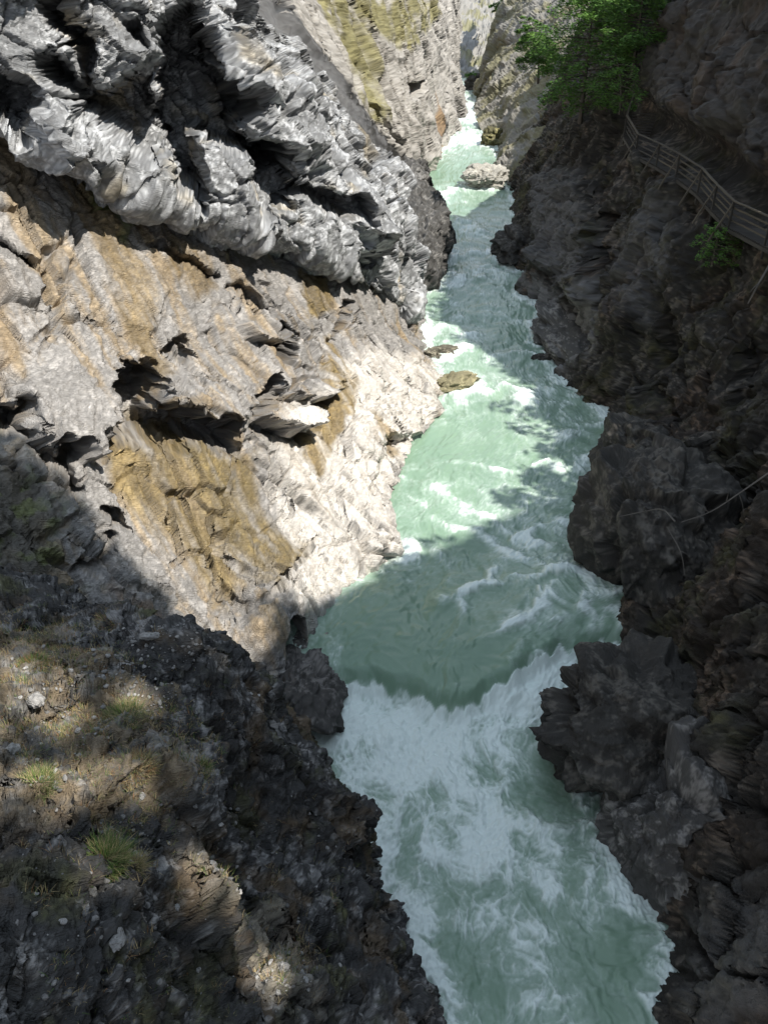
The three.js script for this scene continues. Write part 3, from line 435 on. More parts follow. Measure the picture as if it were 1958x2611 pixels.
// ---------------------------------------------------------------- the river
const bankL = [[15.04,-177.94], [11.64,-141.86], [9.77,-123.6], [4.18,-103.02], [5.22,-89.27], [5.19,-78.42], [4.19,-65.82], [2.48,-59.16], [3.38,-50.42], [3.67,-43.55], [.79,-37.99], [.61,-31.55], [-.47,-29.03], [-2.07,-25.83], [-1.77,-22.69], [-1.75,-20.85], [-.23,-17.67], [-.6,-15.77], [.7,-12.47], [1.24,-11.21]];
const bankR = [[17.54,-177.94], [13.67,-141.86], [13.59,-118.42], [12.87,-104.99], [11.51,-92.4], [10.18,-78.42], [10.06,-67.67], [9.97,-59.16], [9.92,-49.26], [11.54,-42.16], [10.86,-36.13], [8.57,-31.85], [7.95,-28.5], [9.15,-26.76], [6.21,-23.68], [5.15,-20.33], [5.94,-17.67], [6.04,-15.27], [6.92,-13.53], [6.44,-11.21]];
const lerpBank = (B, z) => { if (z <= B[0][1]) return B[0][0]; for (let i = 0; i + 1 < B.length; i++) if (z <= B[i + 1][1]) return mix(B[i][0], B[i + 1][0], (z - B[i][1]) / (B[i + 1][1] - B[i][1])); return B[B.length - 1][0]; };
// crests and streaks of foam, drawn on the water plane: line, half width, strength
const crests = [
  { q: [[.27,-20],[1.47,-18.41],[2.62,-17.67],[3.07,-16.29]], w: 1.5, k: .5, h: 0 },
  { q: [[2.3,-26.76],[3.1,-27.24],[4.42,-28.12],[5.66,-27.99],[7,-28.5],[7.97,-28.63]], w: .35, k: 1.02, h: .35 },
  { q: [[2.3,-21.93],[2.62,-23.68],[2.63,-24.94],[3.04,-26.53],[3.8,-28.24],[5.06,-29.56]], w: .3, k: .8, h: .1 },
  { q: [[4.2,-22.11],[4.47,-23.27],[5.54,-24.94],[7.54,-26.29],[9.23,-27.12]], w: .25, k: .55, h: .2 },
  { q: [[3.13,-23.88],[4.72,-25.38],[6.71,-26.76]], w: .2, k: 0.72, h: .12 },
  { q: [[5.87,-23.27],[4.79,-22.49],[3.91,-21.93]], w: .5, k: 0.92, h: .15 },
  { q: [[3.76,-24.51],[6.47,-27.12],[8.22,-28.24]], w: .5, k: 0.62, h: .1 },
  { q: [[.85,-30.39],[1.03,-31.26],[2.03,-30.96],[2.76,-29.29],[2.54,-28.24]], w: .25, k: 0.72, h: .1 },
  { q: [[1.18,-37.99],[.94,-35.42],[1.82,-34.39]], w: .3, k: 0.72, h: 0 },
  { q: [[5.49,-31.85],[7.7,-32.77],[9.81,-33.73]], w: .3, k: 0.67, h: .1 },
  { q: [[8.68,-37.61],[10.18,-38.38],[11.32,-39.17]], w: .4, k: 0.67, h: .1 },
  { q: [[8.95,-40.41],[10.7,-42.16],[11.58,-42.39]], w: .4, k: 0.62, h: .1 },
  { q: [[4.53,-46.53],[6.34,-46.53],[7.63,-46.01],[9.05,-46.53]], w: .9, k: .75, h: .3 },
  { q: [[9.5,-46.53],[9.56,-40.41],[8.37,-35.77],[5.97,-31.55]], w: 2.2, k: .3, h: 0 },  // broad pale foam veil, added to brighten the shaded water
  { q: [[2.64,-36.13],[3.96,-34.06],[5.53,-32.15],[7.07,-30.96]], w: .3, k: 0.72, h: .05 },
  { q: [[1.37,-37.61],[3.34,-38.38],[6.18,-37.61],[8.22,-38.38]], w: .2, k: 0.67, h: .05 },
  { q: [[2.3,-33.09],[4.32,-32.15],[5.74,-29.84]], w: .3, k: 0.67, h: .05 },
  { q: [[2.87,-55.54],[4.47,-56.23],[5.67,-54.85]], w: 1, k: .55, h: .15 },
  { q: [[4.22,-52.25],[6.44,-52.25],[8.34,-51.63]], w: 1.2, k: .35, h: .15 },
  { q: [[3.85,-64.92],[5.38,-65.82],[7.63,-67.67],[9.87,-68.63]], w: 1.6, k: .55, h: .25 },
  { q: [[4.87,-72.71],[7.22,-73.8],[9.83,-73.8]], w: 1.6, k: .5, h: .25 },
  { q: [[6.57,-83.54],[8.4,-79.65],[10.55,-77.22]], w: 1.4, k: .45, h: .2 },
  { q: [[4.39,-92.4],[6.47,-94.03],[9.05,-96.06],[10.97,-94.87]], w: 1.3, k: .85, h: .35 },
  { q: [[10.08,-120.96],[12.32,-123.6],[14.1,-120.96]], w: 3, k: .9, h: .3 },
  { q: [[11.7,-135.26],[12.8,-141.86],[14.3,-149.08]], w: 2.5, k: .95, h: .3 },
  { q: [[1.6,-18.56],[.25,-17.25],[-.1,-16.29]], w: .5, k: .3, h: .05 },
  { q: [[1.14,-16.16],[2.21,-15.39],[3.56,-15.64],[4.58,-15.02],[4.75,-14.08],[4.17,-13.75],[2.84,-13.97]], w: .35, k: .5, h: .06 },
  { q: [[.34,-15.02],[1.06,-14.08],[2.29,-13.64],[3.59,-13.31],[4.88,-13.64]], w: .4, k: .45, h: .05 },
  { q: [[4.09,-17.11],[4.77,-16.29],[5.03,-15.15]], w: .4, k: .45, h: .05 },
  { q: [[2.39,-12.47],[3.41,-12.68],[4.48,-12.47],[4.69,-11.98],[3.83,-11.5]], w: .3, k: .4, h: .05 },
  { q: [[.62,-13.09],[1.29,-12.27],[1.91,-11.31]], w: .4, k: .5, h: .05 },
];
// smooth green pools with little foam
const pools = [[[2.42,-39.58], 3, .8], [[.31,-25.38], 3.2, .9], [[2.06,-22.49], 1.5, .9], [[2.42,-23.88], 1.4, .7], [[4.46,-20], 1.4, .5], [[4.11,-14.08], .7, .55], [[2.19,-15.02], .8, .5], [[1.33,-13.09], .9, .5], [[4.24,-18.26], 1.2, .45], [[2.64,-11.98], .9, .5], [[5.57,-18.26], 1, .7], [[5.83,-12.78], 1.3, .7], [[8.74,-103.02], 6, .9], [[7.13,-86.33], 3, .6]];
const level = (z) => { const T = [[-200, .2], [-120, .12], [-100, -.12], [-90, -.02], [-64, 0], [-54, -.06], [-44, -.12], [-34, -.16], [-27, -.12], [-23.5, -.08], [-21.5, .14], [-17, .1], [-13, .02], [-8, -.02]]; for (let i = 0; i + 1 < T.length; i++) if (z < T[i + 1][0]) return mix(T[i][1], T[i + 1][1], clamp((z - T[i][0]) / (T[i + 1][0] - T[i][0]))); return .05; };
const vee = [[-4.65,-22.69], [-1.63,-22.59], [-.26,-22.4], [1.09,-21.84], [2.19,-21.29], [2.8,-21.47], [3.78,-22.02], [4.99,-22.98], [6.35,-24.51]], lerpV = (x) => { if (x <= vee[0][0]) return vee[0][1]; for (let i = 0; i + 1 < vee.length; i++) if (x <= vee[i + 1][0]) return mix(vee[i][1], vee[i + 1][1], (x - vee[i][0]) / (vee[i + 1][0] - vee[i][0])); return vee[vee.length - 1][1]; };
const waterMat = new THREE.MeshPhysicalMaterial({ vertexColors: true, roughness: .22, ior: 1.33, bumpMap: null });
// ---------------------------------------------------------------- boulders and loose stones
function rockGeo(r, detail, sd, amp = 1, squash = [1, 1, 1]) {
  const g0 = new THREE.IcosahedronGeometry(1, detail), P = g0.attributes.position, keyed = new Map(), pos = [], ix = [];
  for (let i = 0; i < P.count; i++) {
    const k = [P.getX(i), P.getY(i), P.getZ(i)].map((x) => Math.round(x * 1e4)).join();
    if (!keyed.has(k)) {
      keyed.set(k, pos.length / 3);
      const d = [P.getX(i), P.getY(i), P.getZ(i)], q = d.map((x) => x * r + sd * 7.3), m = 1 / r;
      const h = r * amp * (.42 * facet(d[0] * .9 + sd, d[1] * .9, d[2] * .9, 1, .4, .15) + .2 * facet(d[0] * 2.6 + sd, d[1] * 2.6, d[2] * 2.6, 1, .4, .15)) + amp * Math.min(1, r) * (.12 * facet(q[0] * 1.6, q[1] * 1.6, q[2] * 1.6, 1, .5) + .09 * facet(q[0] * 4, q[1] * 4, q[2] * 4, 1, .5) + .05 * noise(q[0] * 9, q[1] * 9, q[2] * 9));
      d.forEach((x, n) => pos.push(x * (r + h) * squash[n]));
    }
    ix.push(keyed.get(k));
  }
  const g = new THREE.BufferGeometry(); g.setAttribute('position', new THREE.Float32BufferAttribute(pos, 3)); g.setIndex(ix); g.computeVertexNormals(); return g;
}
function paint(g, fn) { const P = g.attributes.position, c = new Float32Array(P.count * 3), u = new Float32Array(P.count * 2); for (let i = 0; i < P.count; i++) { const q = [P.getX(i), P.getY(i), P.getZ(i)]; c.set(fn(q), i * 3); u[i * 2] = q[0] + q[2] * .5; u[i * 2 + 1] = q[1] + q[2] * .7; } g.setAttribute('color', new THREE.BufferAttribute(c, 3)); g.setAttribute('uv', new THREE.BufferAttribute(u, 2)); return g; }
const speckled = (c, s, k = 2) => (p) => { const n = fbm(p[0] * k + s, p[1] * k, p[2] * k, 4, .65), m = noise(p[0] * 14, p[1] * 14, p[2] * 14); const a = 1 + .6 * n + .3 * m; return c.map((x) => clamp(x * a, .005, .85)); };
function boulder(name, label, category, p, r, squash, turn, sd, c, detail = 40, even = 0) {
  const m = mesh(name, paint(rockGeo(r, detail, sd, 1, squash), (p) => { const v = mix(bare(p, sd, .45, 1.55, .05), 1, even); return c.map((x) => x * v); }), rockMat); m.position.set(...p); m.rotation.set(turn[0], turn[1], turn[2]); return tag(m, label, category);
}
const DARK = C(.088, .08, .068), MIDGREY = C(.16, .15, .145);
const at = (w, y, dx = 0, dz = 0) => [w[0] + dx, y, w[1] + dz];
boulder('boulder', 'big pale rounded boulder standing in the river far upstream against the dark bank', 'boulder', at([10.6,-96.06], .9), 1.8, [1.25, .65, 1.1], [0, .4, .1], 3, C(.42, .4, .35), 50, .6);
boulder('boulder', 'flat yellowish boulder lying in the river beside the sunlit slab', 'boulder', at([3.79,-47.32], 0), 1.5, [1.1, .45, .8], [0, .5, .1], 5, C(.30, .27, .16), 40, .5);
boulder('boulder', 'small grey rock breaking the water just upstream of the flat yellowish boulder', 'boulder', at([3.34,-51.94], 0), 1.1, [1.1, .4, .7], [0, .2, 0], 6, C(.22, .2, .15), 36);
boulder('boulder', 'small dark rock at the waterline below the grey shelf on the shaded bank', 'boulder', at([9.68,-51.14], 0), .6, [1.3, .55, .8], [0, .3, 0], 8, DARK, 30);
boulder('rock_outcrop', 'dark angular outcrop above the water on the shaded bank, upstream of the black hollow', 'rock outcrop', at([11.69,-36.49], 1.3, .7), 1.7, [1.1, .9, 1.2], [.2, .6, .1], 9, DARK, 46);
boulder('rock_outcrop', 'large dark outcrop with a black hollow face jutting into the river beside the diagonal waves', 'rock outcrop', at([9.8,-28.24], 2.3, .6), 2.6, [.9, 1.25, 1.25], [.15, .3, -.12], 10, DARK, 50);
boulder('rock_outcrop', 'low grey wet rock at the water in front of the outcrop with the black hollow', 'rock outcrop', at([9,-26.76], -.1, .4), 1.3, [1.2, .5, 1], [0, .5, 0], 11, MIDGREY, 40);
boulder('rock_outcrop', 'dark promontory beside the foaming drop, reaching farthest into the river', 'rock outcrop', at([7.53,-19.51], 1.3, .3), 2.35, [1.15, .95, 1.15], [.1, .4, -.1], 12, DARK, 60);
boulder('rock_outcrop', 'smooth grey rock bulge streaked with black just below the dark promontory', 'rock outcrop', at([7.62,-15.9], 1.2, .6), 1.75, [1, 1.2, 1.1], [.1, .7, -.2], 14, C(.17, .16, .148), 56);
boulder('rock_outcrop', 'grey flat shelf of rock along the water under the shaded bank upstream', 'rock outcrop', at([11.09,-53.53], .2, .8), 3.0, [.75, .4, 1.7], [0, .1, .1], 15, C(.18, .17, .155), 46);
boulder('rock_outcrop', 'dark rock nose at the waterline upstream of the grey flat shelf', 'rock outcrop', at([10.55,-71.66], .6, .6), 2.4, [.8, .6, 1.6], [0, .1, 0], 16, DARK, 50);
boulder('rock_outcrop', 'mossy rock knob lit on top at the narrows far upstream', 'rock outcrop', at([13.98,-118.92], .5), 1.4, [1.2, 1, 1.2], [0, .3, 0], 17, C(.22, .2, .09), 30);
boulder('rock_outcrop', 'grey rock ledge at the waterline below the near outcrop, just upstream of the foaming drop', 'rock outcrop', at([-2.53,-23.88], -.1, -.6), 1.4, [1, .6, 1.4], [0, -.3, .2], 21, C(.26, .245, .22), 46);
boulder('rock_outcrop', 'dark speckled rock at the waterline beside the left end of the foaming drop', 'rock outcrop', at([-2.39,-21.74], 0, -.6), 1.7, [.9, .9, 1.4], [0, -.2, .1], 22, C(.14, .13, .12), 46);
boulder('rock_outcrop', 'dark rock knob in the water at the far bend of the river', 'rock outcrop', at([15.9,-166.63], .6), 1.7, [1.2, .9, 1], [0, .3, 0], 18, DARK, 20);
const stoneSpots = [
  ['white angular stone lying on the straw near the left frame edge', [[.142,.473]], .17, [1.35, .6, .8]],
  ['pale stone half way down the straw slope, below the white angular stone', [[.126,.548]], .12, [1, .8, .8]],
  ['pale squarish stone on bare ground right of the green grass tuft', [[.51,.506]], .14, [1.2, .6, .8]],
  ['upright pale stone leaning below the squarish stone on the lit ledge', [[.573,.502]], .11, [.7, 1.1, .7]],
  ['slanted pale stone on the black rock in the bottom shade', [[.431,.707]], .12, [1.4, .6, .8]],
  ['small pale stone left of the slanted one, on the black rock', [[.331,.69]], .07, [1, .8, .9]],
  ['rounded pale stone in the lit patch nearest the bottom frame edge', [[.816,.452]], .12, [.9, .8, .8]],
  ['whitish slab of stone near the crest of the outcrop under the scree', [[.259,.238]], .16, [1.4, .5, .8]],
  ['small grey stone in the cleft above the green grass tuft', [[.335,.577]], .08, [1, .9, .8]],
  ['small white stone among the dry grass on the middle of the outcrop', [[.326,.498]], .06, [1.1, .8, .8]],
];
stoneSpots.forEach(([label, [[u, v]], r, sq], i) => { const { p, n } = onWall('outcrop_left', u, v); const m = mesh('stone', paint(rockGeo(r, 8, i + 20, .8, sq), speckled(C(.3, .29, .275), i, 9)), rockMat); m.position.copy(p).addScaledVector(n, r * .3); m.rotation.set(rr(-.4, .4), rr(0, 6), rr(-.3, .3)); tag(m, label, 'stone', 'pale stones on the outcrop'); });

// ---------------------------------------------------------------- scree, grass
function scatter(list, fn) { const gs = []; for (const [u, v, ru, rv, n] of list) for (let i = 0; i < n; i++) { const a = rnd() * 6.283, r = Math.sqrt(rnd()); const uu = u + Math.cos(a) * r * ru, vv = v + Math.sin(a) * r * rv; if (uu < 0 || uu > 1 || vv < 0 || vv > 1) continue; const g = fn(onWall('outcrop_left', uu, vv)); if (g) gs.push(g); } return mergeGeometries(gs); }
const chipShapes = [0, 1, 2, 3].map((i) => rockGeo(1, 1, 40 + i, 1.2, [1.2, .6, .9]));
const U0 = (l) => l[0];
const screeSpots = [[...U0([[.247,.364]]), .05, .04, 260], [...U0([[.176,.477]]), .08, .1, 260], [...U0([[.268,.243]]), .05, .03, 120], [...U0([[.565,.498]]), .06, .05, 220], [...U0([[.339,.573]]), .05, .05, 120], [...U0([[.82,.452]]), .05, .05, 160], [.5, .5, .5, .35, 500]];
{
  const g = scatter(screeSpots, ({ p, n }) => { const r = .01 + .04 * rnd() ** 4, c = chipShapes[Math.floor(rnd() * 4)].clone(), t = rr(.14, .42); c.scale(r, r, r); c.rotateY(rr(0, 6)); c.rotateX(rr(-.6, .6)); c.translate(p.x + n.x * r * .3, p.y + n.y * r * .3, p.z + n.z * r * .3); return paint(c, () => [t, t * .97, t * .93]); });
  tag(mesh('gravel', g, rockMat), 'grey stone chips scattered over the near outcrop', 'gravel', null, 'stuff');
}
function blades(p, n, num, spread, len, cols, droop = .6) {       // curved tapering strips in a tuft
  const pos = [], col = [], ix = [];
  for (let i = 0; i < num; i++) {
    const a = rnd() * 6.283, r = spread * Math.sqrt(rnd()), L = len * rr(.5, 1.1), lean = rr(.15, 1) * droop, b = a + rr(-.8, .8), w = rr(.0025, .005) * (1 + len), c = cols[Math.floor(rnd() * cols.length)], k0 = pos.length / 3, tint = rr(.7, 1.3);
    const ox = p.x + Math.cos(a) * r, oz = p.z + Math.sin(a) * r, oy = p.y - .03 - r * .25;
    for (let s = 0; s <= 3; s++) {
      const t = s / 3, f = lean * t * t * L, y = L * (t - .35 * lean * t * t), ww = w * (1 - t * .85);
      const cx = ox + Math.cos(b) * f, cz = oz + Math.sin(b) * f, px = -Math.sin(b) * ww, pz = Math.cos(b) * ww;
      pos.push(cx + px, oy + y, cz + pz, cx - px, oy + y, cz - pz);
      for (let q = 0; q < 2; q++) col.push(c[0] * tint, c[1] * tint, c[2] * tint);
      if (s) ix.push(k0 + s * 2 - 2, k0 + s * 2 - 1, k0 + s * 2 + 1, k0 + s * 2 - 2, k0 + s * 2 + 1, k0 + s * 2);
    }
  }
  const g = new THREE.BufferGeometry(); g.setAttribute('position', new THREE.Float32BufferAttribute(pos, 3)); g.setAttribute('color', new THREE.Float32BufferAttribute(col, 3)); g.setIndex(ix); g.computeVertexNormals(); return g;
}
const bladeMat = new THREE.MeshStandardMaterial({ vertexColors: true, roughness: .8, side: THREE.DoubleSide });
const GREEN = C(.09, .16, .03), OLIVE = C(.15, .17, .05), STRAW = C(.42, .33, .17), RUST = C(.28, .14, .06);
const tufts = [
  ['large green and straw grass tuft arching over the ledge low on the outcrop', [[.335,.628]], 700, .26, .5, [GREEN, GREEN, OLIVE, STRAW]],
  ['pale straw fringe of grass hanging at the right end of the large green tuft', [[.389,.603]], 260, .14, .38, [STRAW, STRAW, OLIVE]],
  ['bright green grass tuft in the sun patch near the left frame edge', [[.18,.573]], 420, .24, .36, [GREEN, OLIVE, STRAW]],
  ['dry straw tuft in the middle of the outcrop with few green blades', [[.301,.485]], 520, .3, .36, [STRAW, STRAW, RUST, OLIVE]],
  ['dark green tuft under the scree near the top of the outcrop', [[.255,.423]], 480, .3, .36, [GREEN, OLIVE, STRAW]],
  ['green tuft beside the dry straw tuft, nearer the river edge', [[.356,.448]], 260, .18, .3, [GREEN, OLIVE, STRAW]],
  ['green tuft on the shaded left slope, above the white angular stone', [[.126,.435]], 300, .22, .3, [GREEN, OLIVE, RUST]],
  ['thin tuft growing at the crest where the outcrop meets the sunlit slab', [[.205,.226]], 240, .3, .3, [OLIVE, STRAW, RUST]],
];
for (const [label, [[u, v]], n, sp, len, cols] of tufts) { const { p, n: nn } = onWall('outcrop_left', u, v); tag(mesh('grass_tuft', blades(p, nn, Math.round(n * 1.9), sp * 1.2, len * .58, cols, 1.2), bladeMat), label, 'grass tuft', 'grass tufts on the near outcrop'); }
{
  const g = scatter([[...U0([[.138,.444]]), .1, .12, 700], [...U0([[.289,.46]]), .09, .1, 600], [...U0([[.159,.314]]), .1, .06, 450], [...U0([[.536,.498]]), .05, .06, 160], [...U0([[.803,.444]]), .05, .05, 120], [.45, .45, .45, .35, 500]], ({ p, n }) => n.y > .25 ? blades(p, n, 12, .11, .14, rnd() < .5 ? [STRAW, RUST, STRAW] : [OLIVE, GREEN, STRAW], 1.1) : null);
  tag(mesh('grass', g, bladeMat), 'short dry grass and straw growing over the near outcrop', 'grass', null, 'stuff');
}

// ---------------------------------------------------------------- boardwalk and its railing on the shaded wall
const woodMat = new THREE.MeshStandardMaterial({ vertexColors: true, roughness: .85 });
const V = (a) => new THREE.Vector3(...a);
function beam(a, b, w, h, c, up = new THREE.Vector3(0, 1, 0)) {      // a squared timber with slightly worn edges from a to b
  const d = b.clone().sub(a), L = d.length(), g = new THREE.BoxGeometry(w, h, L, 1, 1, 6), P = g.attributes.position;
  for (let i = 0; i < P.count; i++) { const z = P.getZ(i); P.setXYZ(i, P.getX(i) + .012 * noise(z * 1.3, a.x, 1), P.getY(i) + .015 * noise(z * 1.1, a.z, 4), z); }
  const m = new THREE.Matrix4().lookAt(b, a, up); g.applyMatrix4(m); g.translate((a.x + b.x) / 2, (a.y + b.y) / 2, (a.z + b.z) / 2); g.computeVertexNormals();
  const k = rr(.75, 1.25); return paint(g, (q) => { const n = 1 + .35 * noise(q[0] * 6, q[1] * 6, q[2] * 1.2); return c.map((x) => x * k * n); });
}
{
  const rail = [[15.94,13.7,-61.98], [15.31,12.51,-60.61], [15.31,12,-57.3], [15.43,12.27,-52.94], [15.65,12.33,-49.76], [15.76,12.36,-46.2], [15.9,12.05,-44.09], [16,11.84,-41.81], [16.13,12.16,-37.73], [16.55,12.38,-34.29]].map(V);
  const t = base('boardwalk'); tag(t, 'weathered wooden boardwalk railing climbing along the shaded cliff', 'boardwalk');
  const WOOD = C(.085, .07, .05), OLD = C(.048, .042, .035), down = (p, y) => p.clone().add(new THREE.Vector3(0, -y, 0));
  rail.forEach((p, i) => {
    mesh('post', beam(down(p, -.02), down(p, 1.75), .085, .085, OLD, new THREE.Vector3(0, 0, 1)), woodMat, t);
    if (i > 1 && i < 8) mesh('brace', beam(down(p, .1), down(p, 1.75).add(new THREE.Vector3(-.95, 0, .35)), .07, .07, WOOD, new THREE.Vector3(0, 0, 1)), woodMat, t);
    if (!i) return;
    const q = rail[i - 1];
    mesh('handrail', beam(q, p, .12, .05, WOOD), woodMat, t);
    for (const y of [.32, .6, .88]) mesh('rail', beam(down(q, y).add(new THREE.Vector3(.07, 0, 0)), down(p, y).add(new THREE.Vector3(.07, 0, 0)), .035, .075, i > 3 ? WOOD : OLD), woodMat, t);
    mesh('deck_beam', beam(down(q, 1.32), down(p, 1.32), .14, .16, OLD), woodMat, t);
    const gs = [], n = Math.ceil(q.distanceTo(p) / .22);
    for (let k = 0; k < n; k++) { const c = down(q.clone().lerp(p, (k + .5) / n), 1.2); gs.push(beam(c.clone().add(new THREE.Vector3(-.05, 0, -.02)), c.clone().add(new THREE.Vector3(1.5, 0, .5)), .19, .05, OLD)); }
    const m = mesh('deck_boards', mergeGeometries(gs), woodMat, t); m.userData.kind = 'stuff';
  });
}

// ---------------------------------------------------------------- trees
const leafMat = new THREE.MeshPhysicalMaterial({ vertexColors: true, roughness: .9, side: THREE.DoubleSide, transmission: .35, thickness: 0, specularIntensity: .3 });
const barkMat = new THREE.MeshStandardMaterial({ vertexColors: true, roughness: .95 });
function limb(pts, r0, r1, seg = 5) {
  const cv = new THREE.CatmullRomCurve3(pts), n = Math.max(4, pts.length * 3), g = new THREE.TubeGeometry(cv, n, 1, seg), P = g.attributes.position, c = new THREE.Vector3();
  for (let i = 0; i <= n; i++) { cv.getPointAt(i / n, c); const r = mix(r0, r1, i / n) * (1 + .15 * noise(i * .8, r0 * 40, pts[0].x)); for (let j = 0; j <= seg; j++) { const k = i * (seg + 1) + j; P.setXYZ(k, c.x + (P.getX(k) - c.x) * r, c.y + (P.getY(k) - c.y) * r, c.z + (P.getZ(k) - c.z) * r); } }
  g.computeVertexNormals(); g.deleteAttribute('uv'); return g;
}
function leafBuilder() {
  const pos = [], col = [], ix = [];
  return {
    add(x, y, z, s, flat, c) {
      const a = rnd() * 6.283, t = rr(-1, 1) * (1 - flat) * 1.3 + rr(-.35, .35), e = rr(-.35, .35), k = pos.length / 3;
      const dx = Math.cos(a) * s, dz = Math.sin(a) * s, dy = e * s, px = -Math.sin(a) * s * .5 * Math.cos(t), pz = Math.cos(a) * s * .5 * Math.cos(t), py = Math.sin(t) * s * .5;
      pos.push(x - dx, y - dy, z - dz, x + px, y + py, z + pz, x + dx, y + dy, z + dz, x - px, y - py, z - pz);
      const v = rr(.65, 1.35); for (let i = 0; i < 4; i++) col.push(c[0] * v, c[1] * v, c[2] * v);
      ix.push(k, k + 1, k + 2, k, k + 2, k + 3);
    },
    geo() { const g = new THREE.BufferGeometry(); g.setAttribute('position', new THREE.Float32BufferAttribute(pos, 3)); g.setAttribute('color', new THREE.Float32BufferAttribute(col, 3)); g.setIndex(ix); g.computeVertexNormals(); return g; },
  };
}
function tree(name, label, category, p, o, group) {     // trunk, limbs in tiers, flat sprays of leaves along every limb
  const t = base(name, p); tag(t, label, category, group);
  const H = o.h, R = o.r, wood = [], L = leafBuilder(), lean = o.lean ?? [0, 0], T = (f) => new THREE.Vector3(lean[0] * f * f * H, H * f, lean[1] * f * f * H);
  wood.push(limb([T(-.05), T(.3), T(.65), T(1)], H * .018 + .03, .015, 6));
  const n = o.limbs ?? 40;
  for (let i = 0; i < n; i++) {
    const f = mix(o.from ?? .15, .99, (i + rnd() * .8) / n), a = i * 2.4 + rr(-.4, .4), q = T(f), len = R * (o.cone ? 1.05 - f * .85 : Math.sin(Math.PI * (.15 + .8 * f)) + .15) * rr(.65, 1.1), dr = (o.droop ?? -.1) + rr(-.25, .2);
    const pt = (s) => new THREE.Vector3(q.x + Math.cos(a) * len * s, q.y + len * (dr * s * s + .12 * s), q.z + Math.sin(a) * len * s);
    wood.push(limb([pt(0), pt(.5), pt(1)], .018 + len * .008, .005, 4));
    const m = Math.round(len * (o.leaves ?? 60) * rr(.4, 1.3)), tilt = rr(-.35, .35), puff = o.puff ?? .12;
    for (let k = 0; k < m; k++) {
      const s = Math.sqrt(rr(.03, 1)), side = (rnd() - rnd()) * len * .42 * (1.15 - s * .75), b = pt(s), c = o.cols[Math.floor(rnd() * o.cols.length)];
      L.add(b.x - Math.sin(a) * side, b.y + side * tilt - Math.abs(side) * .15 + (rnd() - rnd()) * len * puff, b.z + Math.cos(a) * side, (o.leaf ?? .13) * rr(.5, 1.2), .45, c);
    }
  }
  mesh('trunk', paint(mergeGeometries(wood.map((g) => g)), speckled(C(.09, .075, .06), 3, 3)), barkMat, t);
  mesh('crown', L.geo(), leafMat, t);
  return t;
}
const LEAF = [C(.11, .225, .042), C(.09, .19, .038), C(.135, .24, .05)];
tree('leafy_tree', 'young broad tree with layered green sprays standing above the river narrows', 'tree', [14.51,10.75,-70.8], { h: 8.5, r: 4.0, limbs: 52, leaves: 105, cols: LEAF, leaf: .13, droop: -.12, from: .08 });
tree('leafy_tree', 'dark tree on the shaded slope above the upper end of the boardwalk', 'tree', [16.52,14.39,-65.4], { h: 6.5, r: 3, limbs: 56, leaves: 85, cols: LEAF, leaf: .15, from: .1 });
tree('leafy_tree', 'dark tree at the top frame edge behind the layered green one', 'tree', [16.96,16.3,-74.99], { h: 7, r: 4, limbs: 46, leaves: 110, cols: LEAF, leaf: .16 });
tree('sapling', 'sapling with bright sunlit leaves leaning out over the river on the far bank', 'sapling', [12.51,12.17,-79.47], { h: 4.6, r: 2.1, limbs: 34, leaves: 140, cols: LEAF, leaf: .12, lean: [-.3, .1] });
tree('sapling', 'pale green sapling fronds hanging beside the upper end of the boardwalk', 'sapling', [15.28,12.45,-62.36], { h: 3.4, r: 2.0, limbs: 26, leaves: 85, cols: LEAF, leaf: .10, droop: -.25, from: .05, lean: [-.25, .1] });
tree('shrub', 'dark green shrub growing on the rock under the boardwalk railing', 'shrub', [15.6,8.88,-41.8], { h: 2, r: 1.2, limbs: 26, leaves: 85, cols: LEAF, leaf: .08, from: .05 });
tree('shrub', 'small bright green shrub on the crest of the far sunlit bank', 'shrub', [21.16,9.96,-182.96], { h: 4.4, r: 2.2, limbs: 22, leaves: 80, cols: LEAF, leaf: .25, from: .05 });
tree('shrub', 'low green shrub at the far bend beside the dark rock knob', 'shrub', [16.39,-.81,-180.74], { h: 1.8, r: 1.8, limbs: 16, leaves: 80, cols: LEAF, leaf: .22, from: .05 });
// ---------------------------------------------------------------- bare branches on the shaded bank
function branch(label, pts, r, twigs) {
  const t = base('dead_branch', pts[0]); tag(t, label, 'branch', 'bare branches on the shaded bank');
  const o = V(pts[0]), P = pts.map((p) => V(p).sub(o)); const col = speckled(C(.11, .1, .088), 6, 4);
  mesh('stem', paint(limb(P, r, r * .35, 6), col), barkMat, t);
  for (const [f, d] of twigs) { const c = new THREE.CatmullRomCurve3(P).getPointAt(f), e = V(d); mesh('twig', paint(limb([c, c.clone().addScaledVector(e, .55).add(new THREE.Vector3(0, .04, 0)), c.clone().add(e)], r * .5, r * .15, 5), col), barkMat, t); }
}
branch('long thin bare branch reaching out from the shaded bank towards the river', [[8.85,7.05,-22.48], [8.65,7.08,-23.1], [8.27,6.59,-23.74], [7.64,6.07,-24.23]], .03, [[.3, [-.3, -.7, .2]], [.6, [-.2, .25, .3]]]);
branch('forked bare branch lying across the dark rock at the right frame edge', [[9.54,10.84,-18.98], [8.93,10.18,-19.03], [8.38,9.59,-19.12], [7.76,9.14,-19.31]], .024, [[.5, [-.1, .5, .2]], [.7, [-.5, .3, -.2]], [.35, [.2, -.5, .1]]]);
branch('fallen grey pole leaning on the rock below the boardwalk at the right edge', [[14.39,11.81,-32.73], [13.96,11,-32.45], [13.72,10.35,-32.38]], .06, [[.5, [-.3, -.3, .1]]]);
